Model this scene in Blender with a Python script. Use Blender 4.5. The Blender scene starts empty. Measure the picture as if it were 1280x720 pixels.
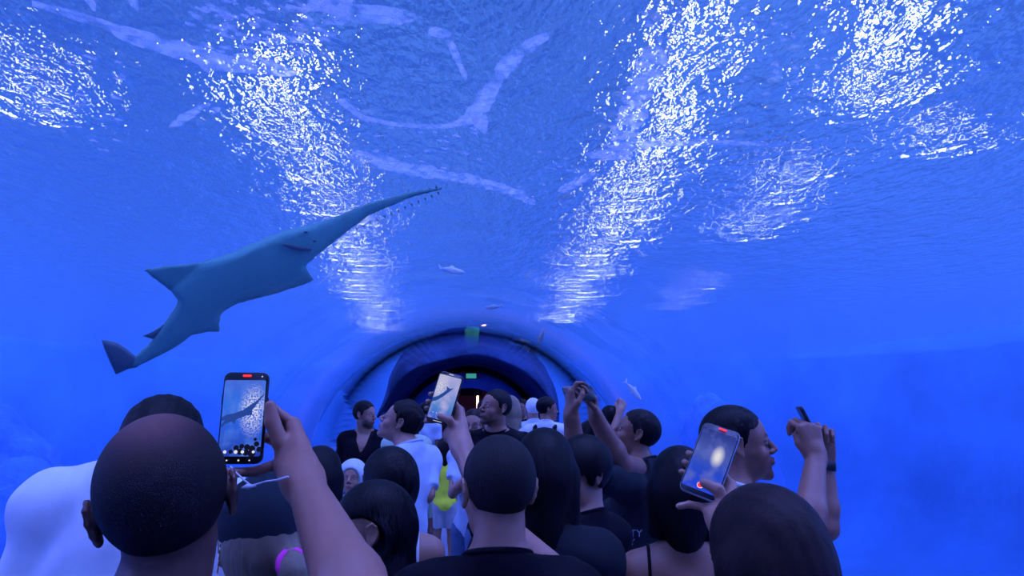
import bpy, bmesh, math, random, os
import numpy as np
from mathutils import Vector, Matrix, noise
random.seed(7); rng = np.random.default_rng(7)
SC = bpy.context.scene; COL = SC.collection
pi = math.pi
def V(*a): return np.array(a, float)

# ------------------------------------------------------------------ camera
F = 800.0
CAM = V(0, 0, 1.8)
cam_d = bpy.data.cameras.new('camera'); cam_o = bpy.data.objects.new('camera', cam_d); COL.objects.link(cam_o)
cam_d.sensor_width = 36.0; cam_d.lens = 36.0 * F / 1280.0; cam_d.clip_start = 0.02; cam_d.clip_end = 200
cam_o.location = CAM
PITCH = math.atan(140 / F); YAW = -math.atan(54 / (F / math.cos(PITCH)) )
cam_o.rotation_euler = (pi / 2 + PITCH, 0, YAW)
SC.camera = cam_o
RM = np.array(cam_o.rotation_euler.to_matrix())
def ray(u, v):
    d = RM @ V((u - 640) / F, -(v - 360) / F, -1.0)
    return d / d[1]
def P(u, v, y):                    # the place seen at (u, v) at y metres down the tunnel
    return CAM + ray(u, v) * y

# ------------------------------------------------------------------ helpers
def link(name, me, mats=(), parent=None, loc=None):
    o = bpy.data.objects.new(name, me); COL.objects.link(o)
    for m in mats: me.materials.append(m)
    if parent is not None: o.parent = parent
    if loc is not None: o.location = loc
    return o
def mesh_of(verts, faces, name='m', smooth=True):
    me = bpy.data.meshes.new(name)
    me.from_pydata([tuple(v) for v in verts], [], [tuple(f) for f in faces]); me.update()
    if smooth: me.polygons.foreach_set('use_smooth', [True] * len(me.polygons))
    return me
def bm_mesh(bm, name='m', smooth=False):
    bmesh.ops.recalc_face_normals(bm, faces=bm.faces)
    me = bpy.data.meshes.new(name); bm.to_mesh(me); bm.free()
    if smooth: me.polygons.foreach_set('use_smooth', [True] * len(me.polygons))
    return me
def tag(o, label=None, cat=None, group=None, kind=None):
    if label: o['label'] = label
    if cat: o['category'] = cat
    if group: o['group'] = group
    if kind: o['kind'] = kind
    return o
def empty(name, loc=(0, 0, 0)):
    o = bpy.data.objects.new(name, None); COL.objects.link(o); o.location = loc; return o

def mat(name, col=(.8, .8, .8), rough=.6, metal=0, spec=.5, emit=None, estr=0, bump=None, var=None, sheen=0, attr=None):
    m = bpy.data.materials.new(name); m.use_nodes = True
    nt = m.node_tree; b = nt.nodes['Principled BSDF']
    b.inputs['Base Color'].default_value = (*col, 1); b.inputs['Roughness'].default_value = rough
    b.inputs['Metallic'].default_value = metal; b.inputs['Specular IOR Level'].default_value = spec
    if emit: b.inputs['Emission Color'].default_value = (*emit, 1); b.inputs['Emission Strength'].default_value = estr
    if attr:
        a = nt.nodes.new('ShaderNodeAttribute'); a.attribute_name = attr
        src = a.outputs['Color']
        n = nt.nodes.new('ShaderNodeTexNoise'); n.inputs['Scale'].default_value = 45; n.inputs['Detail'].default_value = 3
        tc = nt.nodes.new('ShaderNodeTexCoord'); nt.links.new(tc.outputs['Object'], n.inputs['Vector'])
        mr = nt.nodes.new('ShaderNodeMapRange'); mr.inputs['To Min'].default_value = .86; mr.inputs['To Max'].default_value = 1.14
        nt.links.new(n.outputs['Fac'], mr.inputs['Value'])
        vm = nt.nodes.new('ShaderNodeVectorMath'); vm.operation = 'SCALE'
        nt.links.new(src, vm.inputs[0]); nt.links.new(mr.outputs['Result'], vm.inputs['Scale'])
        nt.links.new(vm.outputs['Vector'], b.inputs['Base Color'])
    if var:                                   # (scale vector, amount)
        n = nt.nodes.new('ShaderNodeTexNoise'); n.inputs['Scale'].default_value = 1; n.inputs['Detail'].default_value = 4
        tc = nt.nodes.new('ShaderNodeTexCoord'); mp = nt.nodes.new('ShaderNodeMapping')
        mp.inputs['Scale'].default_value = var[0]
        nt.links.new(tc.outputs['Object'], mp.inputs['Vector']); nt.links.new(mp.outputs['Vector'], n.inputs['Vector'])
        cr = nt.nodes.new('ShaderNodeMix'); cr.data_type = 'RGBA'
        a_ = [c * (1 - var[1]) for c in col]; b_ = [min(1, c * (1 + var[1])) for c in col]
        cr.inputs['A'].default_value = (*a_, 1); cr.inputs['B'].default_value = (*b_, 1)
        rp = nt.nodes.new('ShaderNodeMapRange'); rp.inputs['From Min'].default_value = .3; rp.inputs['From Max'].default_value = .7
        nt.links.new(n.outputs['Fac'], rp.inputs['Value']); nt.links.new(rp.outputs['Result'], cr.inputs['Factor'])
        nt.links.new(cr.outputs['Result'], b.inputs['Base Color'])
    if bump:                                  # (scale vector, strength, distance)
        n = nt.nodes.new('ShaderNodeTexNoise'); n.inputs['Scale'].default_value = 1; n.inputs['Detail'].default_value = 3
        tc = nt.nodes.new('ShaderNodeTexCoord'); mp = nt.nodes.new('ShaderNodeMapping')
        mp.inputs['Scale'].default_value = bump[0]
        nt.links.new(tc.outputs['Object'], mp.inputs['Vector']); nt.links.new(mp.outputs['Vector'], n.inputs['Vector'])
        bp = nt.nodes.new('ShaderNodeBump'); bp.inputs['Strength'].default_value = bump[1]; bp.inputs['Distance'].default_value = bump[2]
        nt.links.new(n.outputs['Fac'], bp.inputs['Height']); nt.links.new(bp.outputs['Normal'], b.inputs['Normal'])
    if sheen: b.inputs['Sheen Weight'].default_value = sheen
    return m
def emitter(name, col, s):
    m = bpy.data.materials.new(name); m.use_nodes = True; nt = m.node_tree; nt.nodes.clear()
    o = nt.nodes.new('ShaderNodeOutputMaterial'); e = nt.nodes.new('ShaderNodeEmission')
    e.inputs['Color'].default_value = (*col, 1); e.inputs['Strength'].default_value = s
    nt.links.new(e.outputs[0], o.inputs['Surface']); return m

# ------------------------------------------------------------------ the tunnel, the tank and its water
TR, TZ, TEND, TBEG = 2.2, 0.54, 20.6, -5.0
WZ = 4.4                                      # height of the water surface

def arch_profile(r, n=64):
    pts = [(r, 0.0), (r, TZ * .5)]
    pts += [(r * math.cos(a), TZ + r * math.sin(a)) for a in np.linspace(0, pi, n)]
    pts += [(-r, TZ * .5), (-r, 0.0)]
    return pts
def extrude_shell(r0, r1, y0, y1, ny=1):      # a solid arch between two radii
    a, b = arch_profile(r0), arch_profile(r1); n = len(a); vs, fs = [], []
    ys = np.linspace(y0, y1, ny + 1)
    for y in ys:
        vs += [(x, y, z) for x, z in a] + [(x, y, z) for x, z in b]
    for k in range(ny):
        o0, o1 = k * 2 * n, (k + 1) * 2 * n
        for i in range(n - 1):
            fs.append((o0 + i, o0 + i + 1, o1 + i + 1, o1 + i))
            fs.append((o0 + n + i, o1 + n + i, o1 + n + i + 1, o0 + n + i + 1))
        fs.append((o0, o1, o1 + n, o0 + n)); fs.append((o0 + n - 1, o0 + 2 * n - 1, o1 + 2 * n - 1, o1 + n - 1))
    for o0 in (0, ny * 2 * n):
        for i in range(n - 1): fs.append((o0 + i, o0 + n + i, o0 + n + i + 1, o0 + i + 1))
    me = mesh_of(vs, fs); bm = bmesh.new(); bm.from_mesh(me); bmesh.ops.recalc_face_normals(bm, faces=bm.faces); bm.to_mesh(me); bm.free()
    return me

def glass_mat():
    m = bpy.data.materials.new('tunnel_acrylic'); m.use_nodes = True; nt = m.node_tree; nt.nodes.clear(); N = nt.nodes.new; L = nt.links.new
    out = N('ShaderNodeOutputMaterial'); mix = N('ShaderNodeMixShader'); tr = N('ShaderNodeBsdfTransparent'); gl = N('ShaderNodeBsdfGlossy')
    tr.inputs['Color'].default_value = (.95, .97, 1, 1)
    gl.inputs['Roughness'].default_value = .035
    tc = N('ShaderNodeTexCoord'); mp = N('ShaderNodeMapping'); mp.inputs['Scale'].default_value = (1.6, .8, 1.6)
    n = N('ShaderNodeTexNoise'); n.inputs['Scale'].default_value = 1.0; n.inputs['Detail'].default_value = 2
    bp = N('ShaderNodeBump'); bp.inputs['Strength'].default_value = .12; bp.inputs['Distance'].default_value = .1
    L(tc.outputs['Object'], mp.inputs['Vector']); L(mp.outputs['Vector'], n.inputs['Vector']); L(n.outputs['Fac'], bp.inputs['Height'])
    fr = N('ShaderNodeFresnel'); fr.inputs['IOR'].default_value = 1.25
    L(bp.outputs['Normal'], gl.inputs['Normal'])
    ge = N('ShaderNodeNewGeometry'); mm = N('ShaderNodeMath'); mm.operation = 'MULTIPLY'
    inv = N('ShaderNodeMath'); inv.operation = 'SUBTRACT'; inv.inputs[0].default_value = 1.0
    L(ge.outputs['Backfacing'], inv.inputs[1])
    L(fr.outputs['Fac'], mm.inputs[0]); L(inv.outputs[0], mm.inputs[1])
    L(mm.outputs[0], mix.inputs[0]); L(tr.outputs[0], mix.inputs[1]); L(gl.outputs[0], mix.inputs[2]); L(mix.outputs[0], out.inputs['Surface'])
    return m

def water_mat():
    m = bpy.data.materials.new('rippled_water'); m.use_nodes = True; nt = m.node_tree; nt.nodes.clear(); N = nt.nodes.new; L = nt.links.new
    out = N('ShaderNodeOutputMaterial')
    tc = N('ShaderNodeTexCoord')
    def nz(scale, rot, sc, det, dist=0.0):
        mp = N('ShaderNodeMapping'); mp.inputs['Scale'].default_value = scale; mp.inputs['Rotation'].default_value = (0, 0, rot)
        n = N('ShaderNodeTexNoise'); n.inputs['Scale'].default_value = sc; n.inputs['Detail'].default_value = det; n.inputs['Distortion'].default_value = dist
        L(tc.outputs['Object'], mp.inputs['Vector']); L(mp.outputs['Vector'], n.inputs['Vector']); return n.outputs['Fac']
    a = nz((1.5, .85, 1), .3, 6.0, 2, .4); b = nz((1.3, .9, 1), -.4, 2.2, 2, .6); c = nz((1.5, .8, 1), -.15, 17, 2, .2)
    def mul(x, k):
        q = N('ShaderNodeMath'); q.operation = 'MULTIPLY'; L(x, q.inputs[0]); q.inputs[1].default_value = k; return q.outputs[0]
    def add(x, y):
        q = N('ShaderNodeMath'); q.operation = 'ADD'; L(x, q.inputs[0]); L(y, q.inputs[1]); return q.outputs[0]
    h = add(add(mul(a, .050), mul(b, .085)), mul(c, .015))
    bp = N('ShaderNodeBump'); bp.inputs['Strength'].default_value = 1.0; bp.inputs['Distance'].default_value = 1.0
    L(h, bp.inputs['Height'])
    g = N('ShaderNodeBsdfGlass'); g.inputs['IOR'].default_value = 1.33; g.inputs['Roughness'].default_value = 0.0
    g.inputs['Color'].default_value = (.9, .95, 1, 1)
    L(bp.outputs['Normal'], g.inputs['Normal'])
    tr = N('ShaderNodeBsdfTransparent'); mix = N('ShaderNodeMixShader'); mix.inputs[0].default_value = .95
    L(tr.outputs[0], mix.inputs[1]); L(g.outputs[0], mix.inputs[2]); L(mix.outputs[0], out.inputs['Surface'])
    return m

glassM = glass_mat(); waterM = water_mat()
glass = link('tunnel_glass', extrude_shell(TR, TR + .07, TBEG, TEND), [glassM]); tag(glass, kind='structure')
glass.name = 'wall_tunnel'
# water surface, facing down into the tank
WX, WY0, WY1 = 20.0, -8.0, 45.0
me = mesh_of([(-WX, WY0, WZ), (-WX, WY1, WZ), (WX, WY1, WZ), (WX, WY0, WZ)], [(0, 1, 2, 3)], smooth=False)
me.flip_normals() if me.polygons[0].normal.z > 0 else None
water = link('water_surface', me, [waterM]); tag(water, kind='structure')

# tank shell: rounded painted walls, open at the top
tankM = mat('tank_paint', (.062, .21, .36), .9, spec=.1, var=((.25, .25, .35), .35), bump=((.8, .8, .8), .4, .5))
sandM = mat('tank_sand', (.22, .36, .70), .95, spec=.1, var=((.6, .6, .6), .3))
def wallbox(name, x0, x1, y0, y1, z0, z1, m):
    bm = bmesh.new(); bmesh.ops.create_cube(bm, size=1)
    for v in bm.verts: v.co = Vector(((x0 + x1) / 2 + v.co.x * (x1 - x0), (y0 + y1) / 2 + v.co.y * (y1 - y0), (z0 + z1) / 2 + v.co.z * (z1 - z0)))
    o = link(name, bm_mesh(bm), [m]); tag(o, kind='structure'); return o
TW, TY1, TZ0 = 19.0, 44.0, -5.0; HAZE = .045
def tank_shell():                             # rounded plan, coved foot, painted inside
    rc = 7.0; plan = []
    for cx, cy, a0 in ((TW - rc, TY1 - rc, 0), (-TW + rc, TY1 - rc, 90), (-TW + rc, WY0 + rc, 180), (TW - rc, WY0 + rc, 270)):
        plan += [(cx, cy, math.radians(a0 + 90 * i / 12)) for i in range(13)]
    prof = [(0, WZ + .08), (0, TZ0 + 3)] + [(-3 + 3 * math.cos(a), TZ0 + 3 - 3 * math.sin(a)) for a in np.linspace(0, pi / 2, 8)[1:]]
    vs, fs = [], []; n = len(plan)
    for side in (0, .3):
        for off, z in prof:
            vs += [(cx + (rc + off + side) * math.cos(a), cy + (rc + off + side) * math.sin(a), z - side * .5) for cx, cy, a in plan]
    m = len(prof)
    for s_ in (0, 1):
        for k in range(m - 1):
            for i in range(n): a = (s_ * m + k) * n; fs.append((a + i, a + (i + 1) % n, a + n + (i + 1) % n, a + n + i))
        fs.append(tuple((s_ * m + m - 1) * n + i for i in range(n)))
    for i in range(n): fs.append((i, (i + 1) % n, m * n + (i + 1) % n, m * n + i))
    bm = bmesh.new(); bm.from_mesh(mesh_of(vs, fs)); bmesh.ops.triangulate(bm, faces=[f for f in bm.faces if len(f.verts) > 4])
    return bm_mesh(bm, smooth=False)
o = link('wall_tank', tank_shell(), [tankM]); tag(o, kind='structure')
floorM = mat('tunnel_floor', (.20, .22, .30), .35, var=((3, 3, 3), .2))
wallbox('floor', -TR, TR, TBEG, 27, -.12, 0, floorM)
wallbox('trim_plinth', -TR - .12, TR + .12, TBEG, 27, TZ0 - .1, -.12, sandM)
darkM = mat('black_frame', (.008, .008, .012), .8, spec=.1)

# far portal
def ringmesh(r0, r1, y0, y1): return extrude_shell(r0, r1, y0, y1)
o = link('trim_portal', ringmesh(TR - .06, TR + .12, TEND - .06, TEND + .06), [darkM]); tag(o, kind='structure')
blueringM = mat('portal_blue', (.06, .16, .55), .5)
o = link('wall_portal', ringmesh(1.64, TR + .02, TEND + .08, TEND + .5), [blueringM]); tag(o, kind='structure')
o = link('trim_inner', ringmesh(1.6, 1.67, TEND + .5, TEND + .6), [darkM]); tag(o, kind='structure')
redwallM = mat('corridor_plum', (.40, .15, .26), .6, var=((2, 2, 2), .2))
o = link('wall_corridor', extrude_shell(1.70, 1.85, TEND + .5, 27), [redwallM]); tag(o, kind='structure')
o = link('wall_exit', extrude_shell(.02, 1.72, 26.8, 27), [redwallM]); tag(o, kind='structure')
# what hangs in the corridor beyond the portal
tubeM = emitter('warm_tube', (1.0, .52, .34), 9)
def corridor_light(label, p, ln, r_, vert=True):
    e = empty('tube_light', tuple(p)); tag(e, label, 'light')
    d = V(0, 0, 1) if vert else V(1, 0, 0)
    link('tube', mesh_of(*tube_(p * 0 - d * ln / 2, p * 0 + d * ln / 2, r_)), [tubeM], parent=e)
    for k in (-1, 1): link('end_cap', mesh_of(*tube_(d * k * ln / 2, d * k * (ln / 2 + .06), r_ * 1.3)), [darkM], parent=e)
def tube_(a, b, r_, n=12):
    t = (b - a) / np.linalg.norm(b - a); u = np.cross(t, [.1, 1, .1]); u /= np.linalg.norm(u); w_ = np.cross(t, u)
    vs = [tuple(q + r_ * (math.cos(2 * pi * i / n) * u + math.sin(2 * pi * i / n) * w_)) for q in (a, b) for i in range(n)]
    return vs, [(i, (i + 1) % n, n + (i + 1) % n, n + i) for i in range(n)] + [tuple(range(n)), tuple(range(n, 2 * n))]
corridor_light('glowing warm vertical tube light in the red corridor beyond the portal', P(597, 500, 22.4), .56, .035)
l = bpy.data.lights.new('corridor_lamp', 'POINT'); l.color = (1, .35, .30); l.energy = 16; l.shadow_soft_size = .04
o = bpy.data.objects.new('corridor_lamp', l); COL.objects.link(o); o.location = (.31, 22.3, 2.15)
def solid_box(name, c, sx, sy, sz, m, parent=None):
    bm = bmesh.new(); bmesh.ops.create_cube(bm, size=1)
    for v in bm.verts: v.co = Vector((c[0] + v.co.x * sx, c[1] + v.co.y * sy, c[2] + v.co.z * sz))
    bmesh.ops.bevel(bm, geom=bm.edges[:], offset=min(sx, sy, sz) * .12, segments=2, affect='EDGES'); return link(name, bm_mesh(bm), [m], parent=parent)
pb = P(589, 490, TEND + .75)
e = empty('box', tuple(pb)); tag(e, 'black box hanging at the top of the portal opening', 'box')
solid_box('cabinet', (0, 0, 0), .70, .3, .24, darkM, e); solid_box('bracket', (0, .05, .15), .12, .1, .10, darkM, e)
pg = P(589, 470, TEND - .22); greenM = emitter('green_sign', (.06, .45, .42), .9)
e = empty('exit_sign', tuple(pg)); tag(e, 'small green-lit sign above the portal ring', 'sign')
solid_box('housing', (0, .03, 0), .36, .08, .20, darkM, e); solid_box('lit_face', (0, -.02, 0), .32, .03, .15, greenM, e); solid_box('bracket', (0, .1, 0), .08, .12, .08, darkM, e)

# the water itself: a faint haze that swallows the far walls
def tank_water():
    ar = arch_profile(TR + .07, 40)
    loop = [(TW - .3, -4.9), (TR + .07, -4.9)] + ar + [(-TR - .07, -4.9), (-TW + .3, -4.9), (-TW + .3, WZ - .02), (TW - .3, WZ - .02)]
    n = len(loop); vs = [(x, y, z) for y in (WY0 + .31, TY1 - .3) for x, z in loop]
    fs = [(i, (i + 1) % n, n + (i + 1) % n, n + i) for i in range(n)] + [tuple(range(n)), tuple(range(n, 2 * n))]
    bm = bmesh.new(); bm.from_mesh(mesh_of(vs, fs, smooth=False)); bmesh.ops.triangulate(bm, faces=[f for f in bm.faces if len(f.verts) > 4])
    return bm_mesh(bm)
m = bpy.data.materials.new('hazy_water'); m.use_nodes = True; nt = m.node_tree; nt.nodes.clear()
o_ = nt.nodes.new('ShaderNodeOutputMaterial'); sc_ = nt.nodes.new('ShaderNodeVolumeScatter'); ab_ = nt.nodes.new('ShaderNodeVolumeAbsorption'); ad_ = nt.nodes.new('ShaderNodeAddShader')
sc_.inputs['Color'].default_value = (.075, .20, .36, 1); sc_.inputs['Density'].default_value = HAZE; sc_.inputs['Anisotropy'].default_value = .3
ab_.inputs['Color'].default_value = (.2, .55, 1, 1); ab_.inputs['Density'].default_value = .03
nt.links.new(sc_.outputs[0], ad_.inputs[0]); nt.links.new(ab_.outputs[0], ad_.inputs[1]); nt.links.new(ad_.outputs[0], o_.inputs['Volume'])
m.cycles.homogeneous_volume = True
hz = link('tank_water', tank_water(), [m]); tag(hz, kind='structure')

# ------------------------------------------------------------------ light
w = bpy.data.worlds.new('World'); SC.world = w; w.use_nodes = True
nt = w.node_tree; bg = nt.nodes['Background']
tc = nt.nodes.new('ShaderNodeTexCoord'); nz_ = nt.nodes.new('ShaderNodeTexNoise'); nz_.inputs['Scale'].default_value = 4.5; nz_.inputs['Detail'].default_value = 3
nt.links.new(tc.outputs['Generated'], nz_.inputs['Vector'])
cr = nt.nodes.new('ShaderNodeValToRGB'); cr.color_ramp.elements[0].position = .35; cr.color_ramp.elements[1].position = .68
cr.color_ramp.elements[0].color = (.05, .155, .68, 1); cr.color_ramp.elements[1].color = (.135, .34, 1.18, 1)
nt.links.new(nz_.outputs['Fac'], cr.inputs['Fac']); nt.links.new(cr.outputs['Color'], bg.inputs['Color'])
bg.inputs['Strength'].default_value = 1.0

def fill_sun(name, rot, col, e, ang):
    l = bpy.data.lights.new(name, 'SUN'); l.color = col; l.energy = e; l.angle = math.radians(ang)
    o = bpy.data.objects.new(name, l); COL.objects.link(o); o.rotation_euler = [math.radians(a) for a in rot]
fill_sun('fill_sun', (8, 6, 0), (.20, .25, 1.0), 8.2, 40)  # added blue sun lamps, standing in for the tank lighting above the water
fill_sun('fill_sun', (60, 0, 90), (.17, .24, 1.0), 3.9, 40)
fill_sun('fill_sun', (60, 0, -90), (.21, .24, 1.0), 3.9, 40)

# lamps hanging over the water: their light is what glitters in the ripples
LZ = 7.6
def lamp_at(u, v):
    d = ray(u, v); d = d / np.linalg.norm(d); t = (WZ - CAM[2]) / d[2]; p = CAM + d * t
    s = math.sqrt(1 - d[2] ** 2) / 1.33; h = d[:2] / np.linalg.norm(d[:2]); tn = s / math.sqrt(1 - s * s)
    q = p[:2] + h * tn * (LZ - WZ)
    return q
lampM = emitter('tank_lamp_light', (.80, .82, 1.0), 42)
lampM.cycles.emission_sampling = 'NONE'
housM = mat('lamp_housing', (.1, .1, .12), .5)
LAMPS = []
def lamp_row(pts, gap, jit, size):
    q = [surf_uv(a, b) for a, b in pts]; d = 0.0
    for a, b in zip(q[:-1], q[1:]):
        ln = np.linalg.norm(b - a)
        while d < ln:
            p = a + (b - a) * d / ln + np.array([rng.uniform(-jit, jit), rng.uniform(-.1, .1)]); LAMPS.append((p[0], p[1], size * rng.uniform(.8, 1.2) * (1 + .07 * max(0, p[1] - 10)))); d += gap
        d -= ln
def surf_uv(u, v): return lamp_at(u, v)
lamp_row([(345, 60), (372, 150), (400, 215), (432, 262), (445, 330), (468, 390), (480, 415)], .55, .38, .115)
lamp_row([(905, -10), (868, 60), (845, 130), (805, 215), (770, 290), (735, 335), (698, 402)], .50, .38, .12)
lamp_row([(1140, 0), (1105, 90), (1085, 130)], .40, .35, .12)
lamp_row([(1010, 205), (960, 258), (935, 300)], .55, .35, .10)
lamp_row([(880, 345), (850, 385)], 1.2, .3, .08)
lamp_row([(10, 70), (40, 105), (95, 125)], .45, .3, .11); lamp_row([(1165, 160), (1200, 168)], .4, .15, .10)
for i, (u, v, s) in enumerate(LAMPS):
    q = (u, v)
    bm = bmesh.new()
    bmesh.ops.create_cone(bm, cap_ends=True, segments=20, radius1=s * 1.05, radius2=s * .35, depth=.4, matrix=Matrix.Translation((0, 0, .25)))
    bmesh.ops.create_cone(bm, cap_ends=False, segments=24, radius1=s * 1.05, radius2=s * 1.05, depth=1.4 * s, matrix=Matrix.Translation((0, 0, -.7 * s + .05)))
    for e in range(2):
        bmesh.ops.create_cone(bm, cap_ends=True, segments=8, radius1=.02, radius2=.02, depth=1.2, matrix=Matrix.Translation((s * .3 * (e * 2 - 1), 0, 1.0)))
    o = link('hanging_lamp', bm_mesh(bm), [housM], loc=(q[0], q[1], LZ))
    tag(o, 'small round floodlight hanging above the rippled water', 'lamp', 'floodlights above the tank water')
    bm = bmesh.new(); bmesh.ops.create_circle(bm, cap_ends=True, segments=24, radius=s)
    for vv in bm.verts: vv.co.z += .03
    me = bm_mesh(bm); link('bulb', me, [lampM], parent=o)
# ------------------------------------------------------------------ smooth solids: tapered limbs and ellipsoids melted together
class E:       # ellipsoid
    def __init__(s, c, r, k=.02, R=None, sub=False): s.c, s.r, s.k, s.R, s.sub = V(*c), V(*r), k, R, sub
    def box(s): m = (np.abs(s.R) @ s.r if s.R is not None else s.r) ; return s.c - m, s.c + m
    def d(s, X, Y, Z):
        x, y, z = X - s.c[0], Y - s.c[1], Z - s.c[2]
        if s.R is not None:
            R = s.R; x, y, z = x * R[0, 0] + y * R[1, 0] + z * R[2, 0], x * R[0, 1] + y * R[1, 1] + z * R[2, 1], x * R[0, 2] + y * R[1, 2] + z * R[2, 2]
        a, b, c = x / s.r[0], y / s.r[1], z / s.r[2]
        k0 = np.sqrt(a * a + b * b + c * c); k1 = np.sqrt((a / s.r[0]) ** 2 + (b / s.r[1]) ** 2 + (c / s.r[2]) ** 2) + 1e-9
        return k0 * (k0 - 1) / k1
    def grow(s, t): return E(s.c, s.r + t, s.k, s.R, s.sub)
    def moved(s, R, T, sc=1): return E(R @ (s.c * sc) + T, s.r * sc, s.k * sc, R if s.R is None else R @ s.R, s.sub)
class K:       # tapered capsule
    def __init__(s, a, b, ra, rb, k=.02, sub=False, cut=False): s.a, s.b, s.ra, s.rb, s.k, s.sub, s.cut = V(*a), V(*b), ra, rb, k, sub, cut
    def box(s):
        m = max(s.ra, s.rb); return np.minimum(s.a, s.b) - m, np.maximum(s.a, s.b) + m
    def d(s, X, Y, Z):
        ab = s.b - s.a; l2 = ab @ ab + 1e-12
        x, y, z = X - s.a[0], Y - s.a[1], Z - s.a[2]
        h0 = (x * ab[0] + y * ab[1] + z * ab[2]) / l2; h = np.clip(h0, 0, 1)
        d = np.sqrt((x - ab[0] * h) ** 2 + (y - ab[1] * h) ** 2 + (z - ab[2] * h) ** 2) - (s.ra + (s.rb - s.ra) * h)
        if s.cut: d = np.maximum(d, (h0 - 1) * math.sqrt(l2))      # a flat open end at b: a sleeve or a trouser leg
        return d
    def grow(s, t): return K(s.a, s.b, s.ra + t, s.rb + t, s.k, s.sub, s.cut)
    def moved(s, R, T, sc=1): return K(R @ (s.a * sc) + T, R @ (s.b * sc) + T, s.ra * sc, s.rb * sc, s.k * sc, s.sub, s.cut)

def field(prims, lo, hi, h, post=None):
    n = [max(4, int(math.ceil((hi[i] - lo[i]) / h)) + 1) for i in range(3)]
    ax = [lo[i] + h * np.arange(n[i]) for i in range(3)]
    D = np.full(n, .2, np.float32)
    for p in prims:
        a, b = p.box(); pad = p.k + 2.5 * h + .004
        i0 = [max(0, int((a[i] - pad - lo[i]) / h)) for i in range(3)]
        i1 = [min(n[i], int((b[i] + pad - lo[i]) / h) + 2) for i in range(3)]
        if any(i1[i] <= i0[i] for i in range(3)): continue
        sl = tuple(slice(i0[i], i1[i]) for i in range(3))
        X = ax[0][sl[0]][:, None, None]; Y = ax[1][sl[1]][None, :, None]; Z = ax[2][sl[2]][None, None, :]
        d = p.d(X, Y, Z); o = D[sl]; k = max(p.k, 1e-5)
        if p.sub:
            q = np.clip(.5 - .5 * (o + d) / k, 0, 1); D[sl] = o * (1 - q) + (-d) * q + k * q * (1 - q)
        else:
            q = np.clip(.5 + .5 * (o - d) / k, 0, 1); D[sl] = o * (1 - q) + d * q - k * q * (1 - q)
    if post is not None:
        D = post(D, ax[0][:, None, None], ax[1][None, :, None], ax[2][None, None, :]).astype(np.float32)
    return D, ax

def nets(D, lo, h):                 # naive surface nets
    ins = D < 0
    c = np.zeros([s - 1 for s in D.shape], np.int8)
    for i in (0, 1):
        for j in (0, 1):
            for k in (0, 1): c += ins[i:D.shape[0] - 1 + i, j:D.shape[1] - 1 + j, k:D.shape[2] - 1 + k]
    act = np.argwhere((c > 0) & (c < 8))
    if len(act) == 0: return np.zeros((0, 3)), np.zeros((0, 4), int)
    idx = -np.ones(c.shape, np.int64); idx[tuple(act.T)] = np.arange(len(act))
    acc = np.zeros((len(act), 3)); cnt = np.zeros(len(act))
    for a in range(3):
        o = [q for q in range(3) if q != a]
        for i in (0, 1):
            for j in (0, 1):
                p0 = act.copy(); p0[:, o[0]] += i; p0[:, o[1]] += j; p1 = p0.copy(); p1[:, a] += 1
                d0 = D[tuple(p0.T)]; d1 = D[tuple(p1.T)]; m = (d0 < 0) != (d1 < 0)
                t = np.where(m, d0 / np.where(m, d0 - d1, 1), 0)
                pt = p0.astype(float); pt[:, a] += t
                acc[m] += pt[m]; cnt[m] += 1
    verts = acc / cnt[:, None] * h + np.array(lo)
    quads = []
    for a in range(3):
        o = [(a + 1) % 3, (a + 2) % 3]
        sl0 = [slice(None)] * 3; sl1 = [slice(None)] * 3
        sl0[a] = slice(0, -1); sl1[a] = slice(1, None)
        A = ins[tuple(sl0)]; B = ins[tuple(sl1)]
        for m, flip in ((A & ~B, False), (~A & B, True)):
            g = np.argwhere(m)
            ok = (g[:, o[0]] > 0) & (g[:, o[1]] > 0) & (g[:, o[0]] < D.shape[o[0]] - 1) & (g[:, o[1]] < D.shape[o[1]] - 1); g = g[ok]
            q = []
            for di, dj in ((-1, -1), (0, -1), (0, 0), (-1, 0)):
                t = g.copy(); t[:, o[0]] += di; t[:, o[1]] += dj; q.append(idx[tuple(t.T)])
            q = np.stack(q, 1)
            if flip: q = q[:, ::-1]
            quads.append(q)
    quads = np.concatenate(quads); quads = quads[(quads >= 0).all(1)]
    return verts, quads

def solid(prims, h, post=None, lo=None, hi=None, margin=.03):
    bs = [p.box() for p in prims if not p.sub]
    L0 = np.min([b[0] for b in bs], 0) - margin; H0 = np.max([b[1] for b in bs], 0) + margin
    if lo is not None: L0 = np.maximum(L0, lo); H0 = np.minimum(H0, hi)
    D, ax = field(prims, L0, H0, h, post)
    return nets(D, L0, h)

def solid_multi(prims, h, boxes, post=None):   # coarse everywhere, fine inside the boxes (face, hands)
    vs, qs = solid(prims, h, post)
    out_v, out_q = [], []
    keep = np.ones(len(qs), bool)
    ctr = vs[qs].mean(1) if len(qs) else np.zeros((0, 3))
    for lo, hi, hf in boxes:
        keep &= ~((ctr > lo + h * .9) & (ctr < hi - h * .9)).all(1)
    out_v.append(vs); out_q.append(qs[keep]); n = len(vs)
    done = []
    for lo, hi, hf in boxes:
        v, q = solid(prims, hf, post, lo, hi)
        if len(q) == 0: continue
        if done:
            cc = v[q].mean(1); kk = np.ones(len(q), bool)
            for l2, h2 in done: kk &= ~((cc > l2 + hf) & (cc < h2 - hf)).all(1)
            q = q[kk]
        out_v.append(v); out_q.append(q + n); n += len(v); done.append((lo, hi))
    v = np.concatenate(out_v); q = np.concatenate(out_q)
    used = np.zeros(len(v), bool); used[q.ravel()] = True; mp = np.cumsum(used) - 1
    return v[used], mp[q]

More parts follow.
